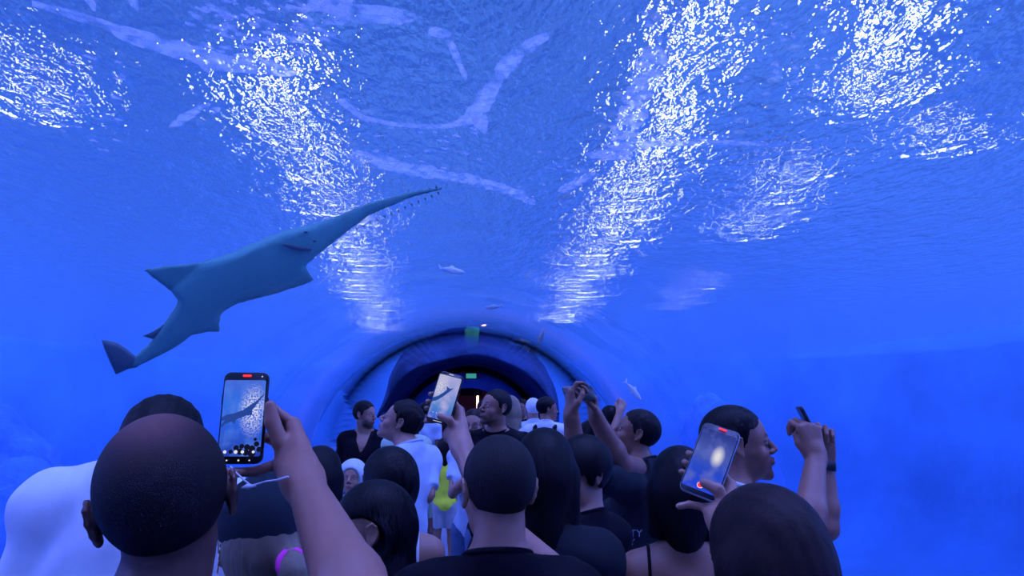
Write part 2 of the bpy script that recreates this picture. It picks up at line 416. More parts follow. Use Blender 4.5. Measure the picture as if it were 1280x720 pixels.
def np_mesh(v, q, name='m', colors=None, smooth=True):
    me = bpy.data.meshes.new(name)
    me.vertices.add(len(v)); me.vertices.foreach_set('co', np.asarray(v, np.float32).ravel())
    q = np.asarray(q); nq = len(q); w = q.shape[1]
    me.loops.add(nq * w); me.loops.foreach_set('vertex_index', q.astype(np.int32).ravel())
    me.polygons.add(nq); me.polygons.foreach_set('loop_start', np.arange(0, nq * w, w, dtype=np.int32))
    me.update(calc_edges=True)
    me.polygons.foreach_set('use_smooth', np.ones(nq, bool))
    if colors is not None:
        ca = me.color_attributes.new('Col', 'FLOAT_COLOR', 'POINT')
        cc = np.ones((len(v), 4), np.float32); cc[:, :3] = colors; ca.data.foreach_set('color', cc.ravel())
    me.validate(); return me

def eul(yaw=0, pitch=0, roll=0):   # degrees; +yaw turns left, +pitch looks up, +roll tips towards the right shoulder
    y, p, r = map(math.radians, (yaw, pitch, roll))
    Rz = np.array([[math.cos(y), -math.sin(y), 0], [math.sin(y), math.cos(y), 0], [0, 0, 1]])
    Rx = np.array([[1, 0, 0], [0, math.cos(p), -math.sin(p)], [0, math.sin(p), math.cos(p)]])
    Ry = np.array([[math.cos(r), 0, math.sin(r)], [0, 1, 0], [-math.sin(r), 0, math.cos(r)]])
    return Rz @ Rx @ Ry
def unit(v): v = np.asarray(v, float); return v / (np.linalg.norm(v) + 1e-12)

# ------------------------------------------------------------------ tubes, rounded boxes
def tube(pts, r, seg=8, closed=False, caps=True):
    pts = [np.asarray(p, float) for p in pts]; n = len(pts); vs, fs = [], []
    rr = r if hasattr(r, '__len__') else [r] * n
    up = None
    for i, p in enumerate(pts):
        a = pts[(i - 1) % n] if (closed or i > 0) else p; b = pts[(i + 1) % n] if (closed or i < n - 1) else p
        t = unit(b - a)
        if up is None: up = unit(np.cross(t, [0.3, 0.2, 1])) if abs(t[2]) < .95 else unit(np.cross(t, [1, 0, 0]))
        up = unit(up - t * (up @ t)); s = np.cross(t, up)
        for j in range(seg):
            a_ = 2 * pi * j / seg; vs.append(p + rr[i] * (math.cos(a_) * up + math.sin(a_) * s))
    m = n if closed else n - 1
    for i in range(m):
        for j in range(seg):
            a0 = i * seg + j; a1 = i * seg + (j + 1) % seg; b0 = ((i + 1) % n) * seg + j; b1 = ((i + 1) % n) * seg + (j + 1) % seg
            fs.append((a0, a1, b1, b0))
    if caps and not closed: fs.append(tuple(range(seg))[::-1]); fs.append(tuple((n - 1) * seg + j for j in range(seg)))
    return vs, fs
def rounded(w, h, t, rc, n=6, edge=.0015):    # a slab with rounded corners: x wide, z tall, y thick
    def loop(inset, y):
        out = []
        for cx, cz, a0 in ((w / 2 - rc, h / 2 - rc, 0), (-w / 2 + rc, h / 2 - rc, 90), (-w / 2 + rc, -h / 2 + rc, 180), (w / 2 - rc, -h / 2 + rc, 270)):
            for i in range(n + 1):
                a = math.radians(a0 + 90 * i / n); q = max(rc - inset, .0005)
                out.append((cx + q * math.cos(a), y, cz + q * math.sin(a)))
        return out
    L = [loop(edge, -t / 2), loop(0, -t / 2 + edge), loop(0, t / 2 - edge), loop(edge, t / 2)]
    k = len(L[0]); vs = [p for l in L for p in l]; fs = []
    for a in range(3):
        for i in range(k): fs.append((a * k + i, a * k + (i + 1) % k, (a + 1) * k + (i + 1) % k, (a + 1) * k + i))
    fs.append(tuple(range(k))[::-1]); fs.append(tuple(range(3 * k, 4 * k)))
    return vs, fs
def part(name, vf, m, parent, smooth=True, R=None, T=None):
    vs, fs = vf
    if R is not None: vs = [R @ np.asarray(v, float) + T for v in vs]
    me = mesh_of(vs, fs, smooth=smooth)
    bm = bmesh.new(); bm.from_mesh(me); bmesh.ops.recalc_face_normals(bm, faces=bm.faces); bm.to_mesh(me); bm.free()
    if not smooth: me.polygons.foreach_set('use_smooth', [False] * len(me.polygons))
    return link(name, me, [m], parent=parent)
# ------------------------------------------------------------------ people
SKIN = dict(light=(.31, .145, .092), mid=(.235, .10, .06), tan=(.19, .08, .045), brown=(.10, .04, .025))
HAIR = dict(black=(.004, .0035, .004), dark=(.008, .006, .006), brown=(.014, .007, .006), grey=(.25, .24, .24), blonde=(.20, .15, .10), white=(.75, .74, .76))
skinM = mat('skin', (.5, .3, .2), .48, spec=.45, attr='Col')
hairM = mat('hair', (.01, .01, .01), .55, spec=.12, attr='Col', bump=((170, 170, 12), .5, .0025))
buzzM = mat('short_hair', (.01, .01, .01), .65, spec=.18, attr='Col', bump=((600, 600, 600), .7, .002))
eyeM = mat('eye_white', (.38, .38, .38), .15); irisM = mat('eye_iris', (.03, .018, .012), .1)
_cm = {}
def clothM(name, col, rough=.85):
    if name not in _cm: _cm[name] = mat(name, col, rough, spec=.08, bump=((260, 260, 260), .25, .001), var=((9, 9, 9), .12), sheen=.05 if sum(col) > .5 else 0)
    return _cm[name]
CL = dict(black=clothM('black_cotton', (.004, .004, .006)), navy=clothM('navy_cotton', (.008, .012, .03)), white=clothM('white_cotton', (.80, .80, .82)),
          pale=clothM('pale_blue_cotton', (.50, .58, .72)), yellow=clothM('yellow_cotton', (.75, .85, .05)), charcoal=clothM('charcoal_cotton', (.013, .016, .020)),
          denim=clothM('denim', (.08, .12, .22)), khaki=clothM('khaki_cotton', (.35, .30, .22)), grey=clothM('grey_cotton', (.45, .46, .48)), green=clothM('sage_cotton', (.42, .55, .40)))
shoeM = mat('shoe_rubber', (.06, .06, .07), .6)

def head_prims(fem=False, near=True, beard=False):
    j = .9 if fem else 1.0
    L = [E((0, -.012, .035), (.075, .095, .088), .02), E((0, .045, .03), (.060, .043, .055), .02),
         E((0, .038, -.03), (.056, .050, .075), .02), E((0, .03, -.068), (.052 * j, .052, .040), .02),
         E((0, .075, -.098), (.020 * j, .019, .018), .02),
         K((-.03, .081, .021), (.03, .081, .021), .010, .010, .012), E((0, .074, -.058), (.028, .022, .024), .012)]
    for s in (-1, 1):
        L += [E((s * .037, .058, -.03), (.023, .023, .024), .015),
              E((s * .031, .101, .006), (.0165, .018, .0125), .010, sub=True)]
    L += [K((0, .087, .014), (0, .109, -.023), .0075, .0110, .010)]
    for s in (-1, 1):
        L += [E((s * .011, .098, -.030), (.0085, .011, .008), .006),
              K((s * .016, .0860, .0125), (s * .045, .0795, .0100), .0056, .0050, .004),
              K((s * .017, .0845, -.0050), (s * .044, .0785, -.0025), .0044, .0040, .004),
              K((0, .0985, -.0525), (s * .021, .0885, -.0560), .0058, .0035, .004),
              K((0, .0965, -.0635), (s * .020, .0875, -.0600), .0070, .0035, .004)]
        ear = [E((s * .079, -.012, -.004), (.0075, .018, .030), .008)]
        if near:
            rim = [(s * .080, .004, .006), (s * .0850, .002, .022), (s * .0865, -.012, .030), (s * .0875, -.024, .022), (s * .0865, -.028, .004), (s * .0835, -.022, -.016), (s * .082, -.010, -.030)]
            ear += [K(rim[i], rim[i + 1], .0042, .0042, .004) for i in range(len(rim) - 1)]
            ear += [E((s * .0895, -.009, -.003), (.0080, .011, .016), .004, sub=True)]
        ear += [E((s * .080, -.004, -.033), (.006, .008, .009), .006)]
        A0 = V(s * .074, -.010, .0)
        L += [p.moved(np.eye(3), A0 * .12 + V(0, 0, .007), .88) for p in ear]
    return L
HL = np.array([(-.20, -.085), (-.09, -.082), (-.05, -.066), (-.03, -.040), (-.012, .005), (.008, .000), (.020, .012), (.032, .045), (.058, .050), (.075, .078), (.13, .086)])

def make_hair(style, R, T, sc, col, h, C7, extra=None):
    """hair as one solid in world space; style says its cut"""
    if style == 'none': return None
    t = dict(buzz=.0045, thin=.0035, short=.009, crop=.006, bowl=.017).get(style, .012)
    fc = None
    P_ = [E((0, -.013, .037), (.075 + t, .096 + t, .088 + t), .02)]
    P_ = [p.moved(R, T, sc) for p in P_]
    if style in ('long', 'bob', 'pony', 'bun', 'tucked', 'shortbob'):
        q = [E((0, -.016, .036), (.086, .108, .100), .02), E((0, -.035, -.01), (.084, .088, .085), .03)]
        if style in ('long', 'bob', 'tucked', 'shortbob'):
            dz = dict(bob=-.17, shortbob=-.10).get(style, -.12)
            q += [K((s * .066, -.025, .0), (s * .074, -.030, dz), .032, .026, .03) for s in (-1, 1)]
            q += [K((0, -.065, .0), (0, -.060, dz), .060, .055, .03)]
        P_ = [p.moved(R, T, sc) for p in q]
        if style in ('long', 'tucked'):
            a = R @ (V(0, -.06, -.10) * sc) + T; b = C7 + unit(V(R[0, 1], R[1, 1], 0)) * -.06 + V(0, 0, -.26)
            s_ = unit(V(R[0, 0], R[1, 0], 0))
            P_ += [K(a, b, .065 * sc, .045 * sc, .03)] + [K(a + s_ * k * .05, b + s_ * k * .055 + V(0, 0, .02), .04, .030, .03) for k in (-1, 1)]
        if style == 'bun':
            c = R @ (V(0, -.118, -.080) * sc) + T; P_.append(E(c, (.030, .030, .040), .012)); P_.append(K(c, c + V(.01, 0, -.06), .022, .010, .012))
        if style == 'pony':
            a = R @ (V(0, -.105, .01) * sc) + T; b = a + R @ V(0, -.05, -.03); c = b + R @ V(0, 0, 0) + V(0, 0, -.20)
            P_ += [K(a, b, .022, .022, .012), K(b, c, .026, .012, .012)]
    if extra: P_ += extra
    def post(D, X, Y, Z):
        x, y, z = X - T[0], Y - T[1], Z - T[2]
        lx = (x * R[0, 0] + y * R[1, 0] + z * R[2, 0]) / sc; ly = (x * R[0, 1] + y * R[1, 1] + z * R[2, 1]) / sc; lz = (x * R[0, 2] + y * R[1, 2] + z * R[2, 2]) / sc
        jit = .0022 * np.sin(lx * 260 + ly * 90) + .0016 * np.sin(ly * 410 + lx * 130 + lz * 60)
        if style in ('buzz', 'short', 'crop', 'thin', 'bowl'):
            hl = np.interp(ly, HL[:, 0], HL[:, 1]) - (.030 * (ly > .0) if style == 'bowl' else .036 * (ly < -.04) if style == 'thin' else 0)
            return np.maximum(D + (jit * .5 if style == 'short' else 0), (hl - lz) * .75 * sc + jit)
        fr = E((0, .105, -.035), (.062, .085, .098))                     # the face stays clear
        d = fr.d(lx, ly, lz) * sc
        D = np.maximum(D, -d)
        if style == 'tucked':
            for sg in (-1, 1): D = np.maximum(D, -(E((sg * .095, .042, -.016), (.050, .092, .074)).d(lx, ly, lz) * sc))
        if style in ('pony', 'bun'):
            hl = np.interp(ly, HL[:, 0], HL[:, 1] - .004); D2 = np.maximum(D, (hl - lz) * .75 * sc + jit)
            far = (ly < -.115); D = np.where(far, D, D2)
        return D + jit * .15
    v, q = solid(P_, h, post)
    lv = (v - T) @ R / sc
    c = np.tile(np.array(col), (len(v), 1))
    if style == 'thin':                                                   # scalp showing through on the crown
        k = np.exp(-(((lv[:, 0]) / .045) ** 2 + ((lv[:, 1] + .02) / .06) ** 2) ** 1.5) * (lv[:, 2] > .06)
        c = c + k[:, None] * (np.array((.16, .06, .045)) - c) * .8
    g = 1 + (.3 if max(col) < .1 and style not in ('thin', 'buzz') else .05) * np.sin(lv[:, 0] * 300 + lv[:, 1] * 120)
    c = c * g[:, None]
    return np_mesh(v, q, colors=c)

FING = [(.030, .092, (.042, .026, .021), .0088), (.010, .097, (.046, .029, .022), .0090), (-.011, .091, (.042, .027, .022), .0086), (-.029, .081, (.034, .020, .019), .0075)]
def hand(W, f, n, t, curls, thumb, s=1.0):
    """W wrist, f the way the fingers point, n out of the palm, t to the thumb's side; curls per finger (three bends in degrees, splay)"""
    f = unit(f); n = unit(n - f * (np.asarray(n) @ f)); t_ = np.cross(f, n); t_ = t_ if t_ @ np.asarray(t, float) > 0 else -t_
    M = np.stack([t_, f, n], 1)
    q = []
    for (x, y, ln, r), cu in zip(FING, curls):
        q.append(K((x * .55, .012, 0), (x, y, 0), .0150, .0118, .014))
        a = 0; p = V(x, y, 0); sp = math.radians(cu[3] if len(cu) > 3 else x * 120)
        rr = [r, r * .92, r * .85, r * .74]
        for i in range(3):
            a += math.radians(cu[i]); d = V(math.sin(sp) * math.cos(a), math.cos(a) * math.cos(sp), math.sin(a)); e = p + d * ln[i]
            q.append(K(p, e, rr[i], rr[i + 1], .003)); p = e
    q.append(E((.024, .036, .008), (.017, .031, .013), .012)); q.append(E((-.020, .040, .006), (.014, .034, .010), .012))
    tr = [.0150, .0120, .0108, .0085]
    for i in range(3): q.append(K(thumb[i], thumb[i + 1], tr[i], tr[i + 1], .004 if i else .012))
    q.append(K((0, -.012, 0), (0, .02, 0), .026, .024, .02))
    return [p.moved(M, np.asarray(W, float), s) for p in q]
RELAX = [(22, 30, 18), (26, 34, 20), (30, 38, 22), (34, 40, 24)]
TH_RELAX = [(.022, .018, .004), (.042, .046, .012), (.046, .076, .020), (.042, .100, .026)]
GRIP = [(48, 62, 30), (52, 64, 32), (54, 66, 32), (54, 62, 30)]
TH_GRIP = [(.022, .018, .006), (.046, .046, .020), (.045, .078, .040), (.022, .098, .050)]

def person(label, head, hyaw=0, hpitch=0, hroll=0, byaw=None, sex='m', skin='mid', hair=('short', 'dark'), shirt='black', sleeve=.62, pants='denim',
           arms=None, sc=1.0, wide=1.0, vh=.0045, vb=.011, vhand=.0045, lean=0, stubble=0, sink=0, neckline='crew', height=None, far=False, shorts=False,
           shirt_len=1.0, hair_extra=None, group=None, cat='person', shirt_style='tee', head_world=None, child=False, fwd=0, hair_far=False, c7off=None):
    fem = sex == 'f'
    byaw = hyaw if byaw is None else byaw
    T = P(*head) if head_world is None else V(*head_world)
    R = eul(hyaw, hpitch, hroll); B = eul(byaw, 0, 0); BL = eul(byaw, -lean, 0)
    top = T[2] + .124 * sc if height is None else height
    Hh = top
    S = Hh / 1.75                                         # body scale
    if child: S = Hh / 1.75
    C7 = T + BL @ V(0, -.030 - fwd, -.148 * sc) if not lean else T + BL @ V(0, -.05 - fwd, -.14 * sc)
    if c7off is not None: C7 = T + BL @ V(*c7off)
    sw = (.148 if fem else .168) * S * wide * (.9 if child else 1)
    sh = {k: C7 + BL @ (V(s * sw, 0, -.070 * S)) for k, s in (('L', -1), ('R', 1))}
    hipz = .515 * Hh
    back = C7 + BL @ V(0, .02 * S, -.12 * S)
    chest = C7 + BL @ V(0, .025 * S, -.20 * S)
    pel = np.array([C7[0], C7[1], hipz + .02]) + B @ V(0, .03 * S - math.sin(math.radians(lean)) * .4, 0)
    waist = (chest + pel) / 2 + V(0, 0, -.01)
    wd = wide
    torso = [E(chest, (.160 * S * wd * (.88 if fem else 1), .110 * S * wd, .170 * S), .05, BL), E(back, (.150 * S * wd * (.88 if fem else 1), .085 * S, .09 * S), .05, BL),
             E(waist, (.135 * S * wd * (.86 if fem else 1), .100 * S * wd, .15 * S), .06, B), E(pel, (.160 * S * wd, .115 * S * wd, .115 * S), .06, B),
             K(sh['L'], sh['R'], .055 * S, .055 * S, .05),
             K(C7 + BL @ V(-.03 * S, 0, -.005), sh['L'] + V(0, 0, -.005), .040 * S, .046 * S, .05), K(C7 + BL @ V(.03 * S, 0, -.005), sh['R'] + V(0, 0, -.005), .040 * S, .046 * S, .05)]
    if fem: torso += [E(chest + BL @ V(s * .068 * S, .085 * S, -.02 * S), (.055 * S, .048 * S, .058 * S), .03) for s in (-1, 1)]
    neck = [K(R @ (V(0, -.022, -.055) * sc) + T, C7 + V(0, 0, .0), (.044 if fem else .054) * sc, (.050 if fem else .062) * sc * (wd ** .5), .035)]
    legs, feet = [], []
    up_b = B @ V(0, 1, 0)
    for s in (-1, 1):
        hp = pel + B @ V(s * .085 * S * wd, 0, -.04 * S); kn = V(*hp); kn = np.array([hp[0], hp[1], .27 * Hh]) + B @ V(s * .01, .015, 0); an = np.array([hp[0], hp[1], .05 * Hh]) + B @ V(s * .015, -.02, 0)
        legs += [K(hp, kn, .082 * S * wd, .055 * S, .03), K(kn, an, .053 * S, .036 * S, .02)]
        feet += [(an, an + B @ V(s * .015, .14 * S, 0))]
    armp, handp, boxes, sleeves, elbows = [], [], [], [], {}
    for k, s in (('L', -1), ('R', 1)):
        a = (arms or {}).get(k)
        S0 = sh[k]
        if a is None:
            el = S0 + B @ V(s * .045 * S, -.02 * S, -.285 * S); W = el + B @ V(s * .01, .06 * S, -.245 * S)
            hd = hand(W, W - el + B @ V(0, .02, 0), B @ V(-s, 0, 0), B @ V(0, 1, 0), RELAX, TH_RELAX, S * (.9 if fem else 1))
        else:
            W = np.asarray(a['W'], float); el = a.get('E')
            if el is None:
                l1, l2 = .29 * S, .26 * S; v = W - S0; d = np.linalg.norm(v); dd = min(d, (l1 + l2) * .999)
                c_ = (l1 * l1 - l2 * l2 + dd * dd) / (2 * dd); hgt = math.sqrt(max(l1 * l1 - c_ * c_, 0))
                pole = np.asarray(a.get('pole', B @ V(s * .6, -.2, -1)), float); u_ = unit(v); pole = unit(pole - u_ * (pole @ u_))
                el = S0 + u_ * c_ * (d / dd) + pole * hgt
            hd = a['hand'] if 'hand' in a else hand(W, a.get('f', unit(W - el)), a['n'], a['t'], a.get('curls', GRIP), a.get('thumb', TH_GRIP), S * (.9 if fem else 1) * a.get('hs', 1))
        q = (.85 if fem else 1.0) * (a or {}).get('thick', 1) * S
        mid = el + (W - el) * .28
        armp += [K(S0, el, .052 * q, .040 * q, .02), K(el, mid, .039 * q, .042 * q, .015), K(mid, W, .042 * q, .027 * q, .015)]
        handp += hd; elbows[k] = (S0, el, W, q)
        bs = [p.box() for p in hd]; boxes.append((np.min([b[0] for b in bs], 0) - .012, np.max([b[1] for b in bs], 0) + .012, vhand))
        if sleeve > 0:
            f = min(sleeve, 1.0); e2 = S0 + (el - S0) * f
            sleeves.append(K(S0, e2, .052 * q + .016, (.052 - .012 * f) * q + .020, .03, cut=(sleeve <= 1)))
            if sleeve > 1: sleeves += [K(el, W + (el - W) * (2 - sleeve), .052 * q, .040 * q, .02, cut=True)]
    hp_ = [p.moved(R, T, sc) for p in head_prims(fem, vh <= .0045)]
    footp = [K(a + V(0, 0, -.02), b + V(0, 0, .032 - b[2]), .036 * S, .028 * S, .02) for a, b in feet]
    body = torso + neck + legs + footp + armp + handp + hp_
    hb = (T - .165 * sc, T + .165 * sc, vh)
    v, q = solid_multi(body, vb, [hb] + boxes)
    base = np.array(SKIN[skin] if isinstance(skin, str) else skin); c = np.tile(base, (len(v), 1))
    lv = (v - T) @ R / sc; inh = (np.abs(lv) < .16).all(1)
    def blob(cx, cy, cz, rx, ry, rz):
        return np.exp(-(((np.abs(lv[:, 0]) - cx) / rx) ** 2 + ((lv[:, 1] - cy) / ry) ** 2 + ((lv[:, 2] - cz) / rz) ** 2) ** 2) * inh
    lip = blob(.004, .095, -.058, .021, .014, .0085)[:, None]; c = c * (1 - lip) + base * np.array((.85, .50, .50)) * lip
    hc = np.array(HAIR[hair[1]])
    brow = blob(.031, .088, .0255, .017, .016, .0052)[:, None]; c = c * (1 - brow) + (hc * .7 + base * .3) * brow
    if stubble:
        st = np.clip(blob(.0, .06, -.085, .062, .06, .042) + blob(.05, .03, -.06, .022, .03, .035) + blob(0, .1, -.043, .026, .02, .0075), 0, 1)[:, None] * stubble * (1 - lip)
        c = c * (1 - st) + (hc * .8 + base * .2) * st
    v0 = np.array([T[0], T[1], 0.0]); v0[:2] = pel[:2]
    o = link('person', np_mesh(v - v0, q, 'person', c), [skinM, eyeM, irisM], loc=tuple(v0))
    tag(o, label, cat, group)
    # eyes: islands of the same body mesh
    bm = bmesh.new(); bm.from_mesh(o.data)
    for s in (-1, 1):
        for r_, m_, off in ((.0118, 1, 0), (.0060, 2, .0064)):
            c_ = R @ (V(s * .031, .0765 + off, .005) * sc) + T - v0
            g = bmesh.ops.create_icosphere(bm, subdivisions=2, radius=r_ * sc, matrix=Matrix.Translation(tuple(c_)))
            for f_ in {f for w_ in g['verts'] for f in w_.link_faces}: f_.material_index = m_; f_.smooth = True
    bm.to_mesh(o.data); bm.free()
    def child_mesh(name, vq, m, cols=None):
        return link(name, np_mesh(vq[0] - v0, vq[1], name, cols), [m], parent=o)
    wr = lambda X, Y, Z: .6 * (.0035 * np.sin(X * 31 + Z * 17 + 1.3 * np.sin(Y * 23)) + .003 * np.sin(Z * 43 + Y * 29 + 2 * np.sin(X * 19)) + .002 * np.sin(X * 71 - Z * 37))
    # shirt
    if shirt:
        hem = pel[2] - .07 * S * shirt_len
        pr = [p.grow(.013) for p in torso] + sleeves + [neck[0].grow(.010)]
        if neckline in ('v', 'tank', 'strap'):
            n0 = C7 + BL @ V(0, .13 * S, -.01); pr += [K(n0 + BL @ V(0, -.065, .09), n0 + BL @ V(0, .02, -.17 * S if neckline == 'v' else -.12 * S), .10 * S, .008, .004, sub=True)]
        if neckline in ('tank', 'strap'):
            pr += [E(C7 + BL @ V(0, -.11 * S, .0), (.085 * S, .09, .17 * S if neckline == 'tank' else .2), .01, sub=True)]
        def post(D, X, Y, Z):
            D = D + wr(X, Y, Z)
            D = np.maximum(D, hem - Z)
            if neckline == 'strap': D = np.maximum(D, Z - (C7[2] - .13 * S))
            x, y, z = X - C7[0], Y - C7[1], Z - C7[2]
            w_ = x * BL[0, 2] + y * BL[1, 2] + z * BL[2, 2]
            return np.maximum(D, w_ - (.028 + .35 * (-(x * BL[0, 1] + y * BL[1, 1]) - .02)))
        if neckline == 'strap': pr = [p for p in pr if p not in sleeves]
        sm = child_mesh('shirt' if shirt_style == 'tee' else shirt_style, solid(pr, vb * .8, post), CL[shirt])
        if neckline == 'crew':                                  # ribbed collar band
            cc = C7 + BL @ V(0, .004, .026); rr = (.060 if fem else .072) * sc * (wd ** .5)
            ring = [cc + BL @ V(rr * math.cos(a), rr * math.sin(a) * 1.0 + .004, -.35 * (rr * math.sin(a) + .02) + .002) for a in np.linspace(0, 2 * pi, 28, endpoint=False)]
            tv, tf = tube(ring, .0075 * S, 8, closed=True); ch = part('collar', ([p - v0 for p in tv], tf), CL[shirt], o)
    if pants:
        pp = [E(pel, (.160 * S * wd + .010, .115 * S * wd + .010, .115 * S + .01), .05, B)]
        for i, l in enumerate(legs):
            g = l.grow(.014)
            if i % 2 == 1:
                if shorts: continue
                g = K(l.a, l.b, l.ra + .018, l.rb + .020, .03, cut=True)
            elif shorts: g = K(l.a, l.a + (l.b - l.a) * .6, l.ra + .016, l.rb + .024, .03, cut=True)
            pp.append(g)
        wz = pel[2] + .085 * S
        child_mesh('shorts' if shorts else 'trousers', solid(pp, vb, lambda D, X, Y, Z: np.maximum(D + wr(X, Y, Z) * .7, Z - wz)), CL[pants])
    sq = []
    for a, b in feet:
        pr = [K(a + V(0, 0, -.03), b + V(0, 0, .036 - b[2]), .046 * S, .040 * S, .02), K(a + B @ V(0, -.02, 0) + V(0, 0, .034 - a[2]), b + V(0, 0, .030 - b[2]), .042 * S, .040 * S, .02)]
        sv = solid(pr, .009, lambda D, X, Y, Z: np.maximum(np.maximum(D, .0 - Z), Z - a[2] - .02))
        child_mesh('shoe', sv, shoeM)
    if hair[0] not in ('none', 'cap'):
        hm = make_hair(hair[0], R, T, sc, hc if not hair_far else hc, vh if not fem else max(vh, .004), C7, hair_extra)
        if hm is not None:
            me_ = hm; co = np.empty(len(me_.vertices) * 3, np.float32); me_.vertices.foreach_get('co', co); co = co.reshape(-1, 3) - v0; me_.vertices.foreach_set('co', co.astype(np.float32).ravel()); me_.update()
            link('hair', me_, [buzzM if hair[0] in ('buzz', 'thin') else hairM], parent=o)
    return dict(o=o, v0=v0, T=T, R=R, sc=sc, C7=C7, BL=BL, B=B, sh=sh, arm=elbows, S=S, chest=chest, pel=pel)
# ------------------------------------------------------------------ phones
caseM = mat('phone_black', (.010, .010, .013), .28, spec=.5)
silverM = mat('phone_silver', (.55, .57, .62), .3, metal=.8)
lensM = mat('lens_glass', (.01, .01, .02), .05)
redM = emitter('red_glow', (1.0, .03, .05), 2.2); whiteM = emitter('white_glow', (.8, .85, 1), 1.2); pinkM = emitter('pink_glow', (1, .35, .5), 1.6)
def screen_mat(kind, seed=0.0):
    m = bpy.data.materials.new('screen_' + kind); m.use_nodes = True; nt = m.node_tree; nt.nodes.clear(); N = nt.nodes.new; L = nt.links.new
    out = N('ShaderNodeOutputMaterial'); em = N('ShaderNodeEmission'); tc = N('ShaderNodeTexCoord')
    sp = N('ShaderNodeSeparateXYZ'); L(tc.outputs['Generated'], sp.inputs[0])
    ramp = N('ShaderNodeValToRGB'); L(sp.outputs['Z'], ramp.inputs['Fac'])
    el = ramp.color_ramp.elements
    cols = dict(shark=[(0, (.02, .05, .45)), (.35, (.03, .13, .85)), (.7, (.03, .18, .95)), (1, (.07, .17, .85))],
                pale=[(0, (.05, .14, .85)), (.3, (.10, .30, .80)), (.65, (.35, .42, .90)), (1, (.50, .50, .90))],
                dusk=[(0, (.02, .07, .95)), (.35, (.03, .09, .75)), (.6, (.09, .14, .60)), (1, (.03, .05, .34))])[kind]
    el[0].position, el[0].color = cols[0][0], (*cols[0][1], 1); el[1].position, el[1].color = cols[-1][0], (*cols[-1][1], 1)
    for p_, c_ in cols[1:-1]: e = el.new(p_); e.color = (*c_, 1)
    def noise_(scale, det, lo, hi, off=0.0):
        mp = N('ShaderNodeMapping'); mp.inputs['Scale'].default_value = scale; mp.inputs['Location'].default_value = (off, off, off)
        n = N('ShaderNodeTexNoise'); n.inputs['Scale'].default_value = 1; n.inputs['Detail'].default_value = det
        L(tc.outputs['Generated'], mp.inputs[0]); L(mp.outputs[0], n.inputs['Vector'])
        r = N('ShaderNodeMapRange'); r.inputs['From Min'].default_value = lo; r.inputs['From Max'].default_value = hi; L(n.outputs['Fac'], r.inputs['Value']); return r.outputs[0]
    def mixc(f, a, col):
        q = N('ShaderNodeMix'); q.data_type = 'RGBA'; L(f, q.inputs['Factor']); L(a, q.inputs['A']); q.inputs['B'].default_value = (*col, 1); return q.outputs['Result']
    def math_(op, a, b):
        q = N('ShaderNodeMath'); q.operation = op
        for i, x in enumerate((a, b)):
            if isinstance(x, (int, float)): q.inputs[i].default_value = x
            else: L(x, q.inputs[i])
        q.use_clamp = True; return q.outputs[0]
    c = ramp.outputs['Color']
    # cloudy soft variation, then sparkles where the lamps shine through the ripples
    c = mixc(noise_((2.5, 1, 4), 3, .45, .75, seed), c, dict(shark=(.10, .25, .95), pale=(.62, .55, .98), dusk=(.15, .20, .70))[kind])
    fm = N('ShaderNodeMapping'); fm.inputs['Scale'].default_value = (1, 0, 1); L(tc.outputs['Generated'], fm.inputs[0])
    band = N('ShaderNodeVectorMath'); band.operation = 'DISTANCE'; L(fm.outputs[0], band.inputs[0])
    band.inputs[1].default_value = dict(shark=(.74, .0, .60), pale=(.18, .0, .72), dusk=(.66, .0, .60))[kind]
    br = N('ShaderNodeMapRange'); br.inputs['From Min'].default_value = dict(shark=.38, pale=.42, dusk=.2)[kind]; br.inputs['From Max'].default_value = .05; L(band.outputs['Value'], br.inputs['Value'])
    spark = noise_((24, 1, 44), 2, .42, .56, seed + 3) if kind != 'dusk' else noise_((2, 1, 2), 1, 0, .4, 1)
    c = mixc(math_('MULTIPLY', br.outputs[0], spark), c, (.95, .92, 1.0))
    L(c, em.inputs['Color']); em.inputs['Strength'].default_value = dict(shark=1.1, pale=1.0, dusk=1.0)[kind]
    L(em.outputs[0], out.inputs['Surface']); return m
silhM = emitter('screen_silhouette', (.03, .09, .48), .9); crowdM = emitter('screen_crowd', (.012, .012, .05), .7)

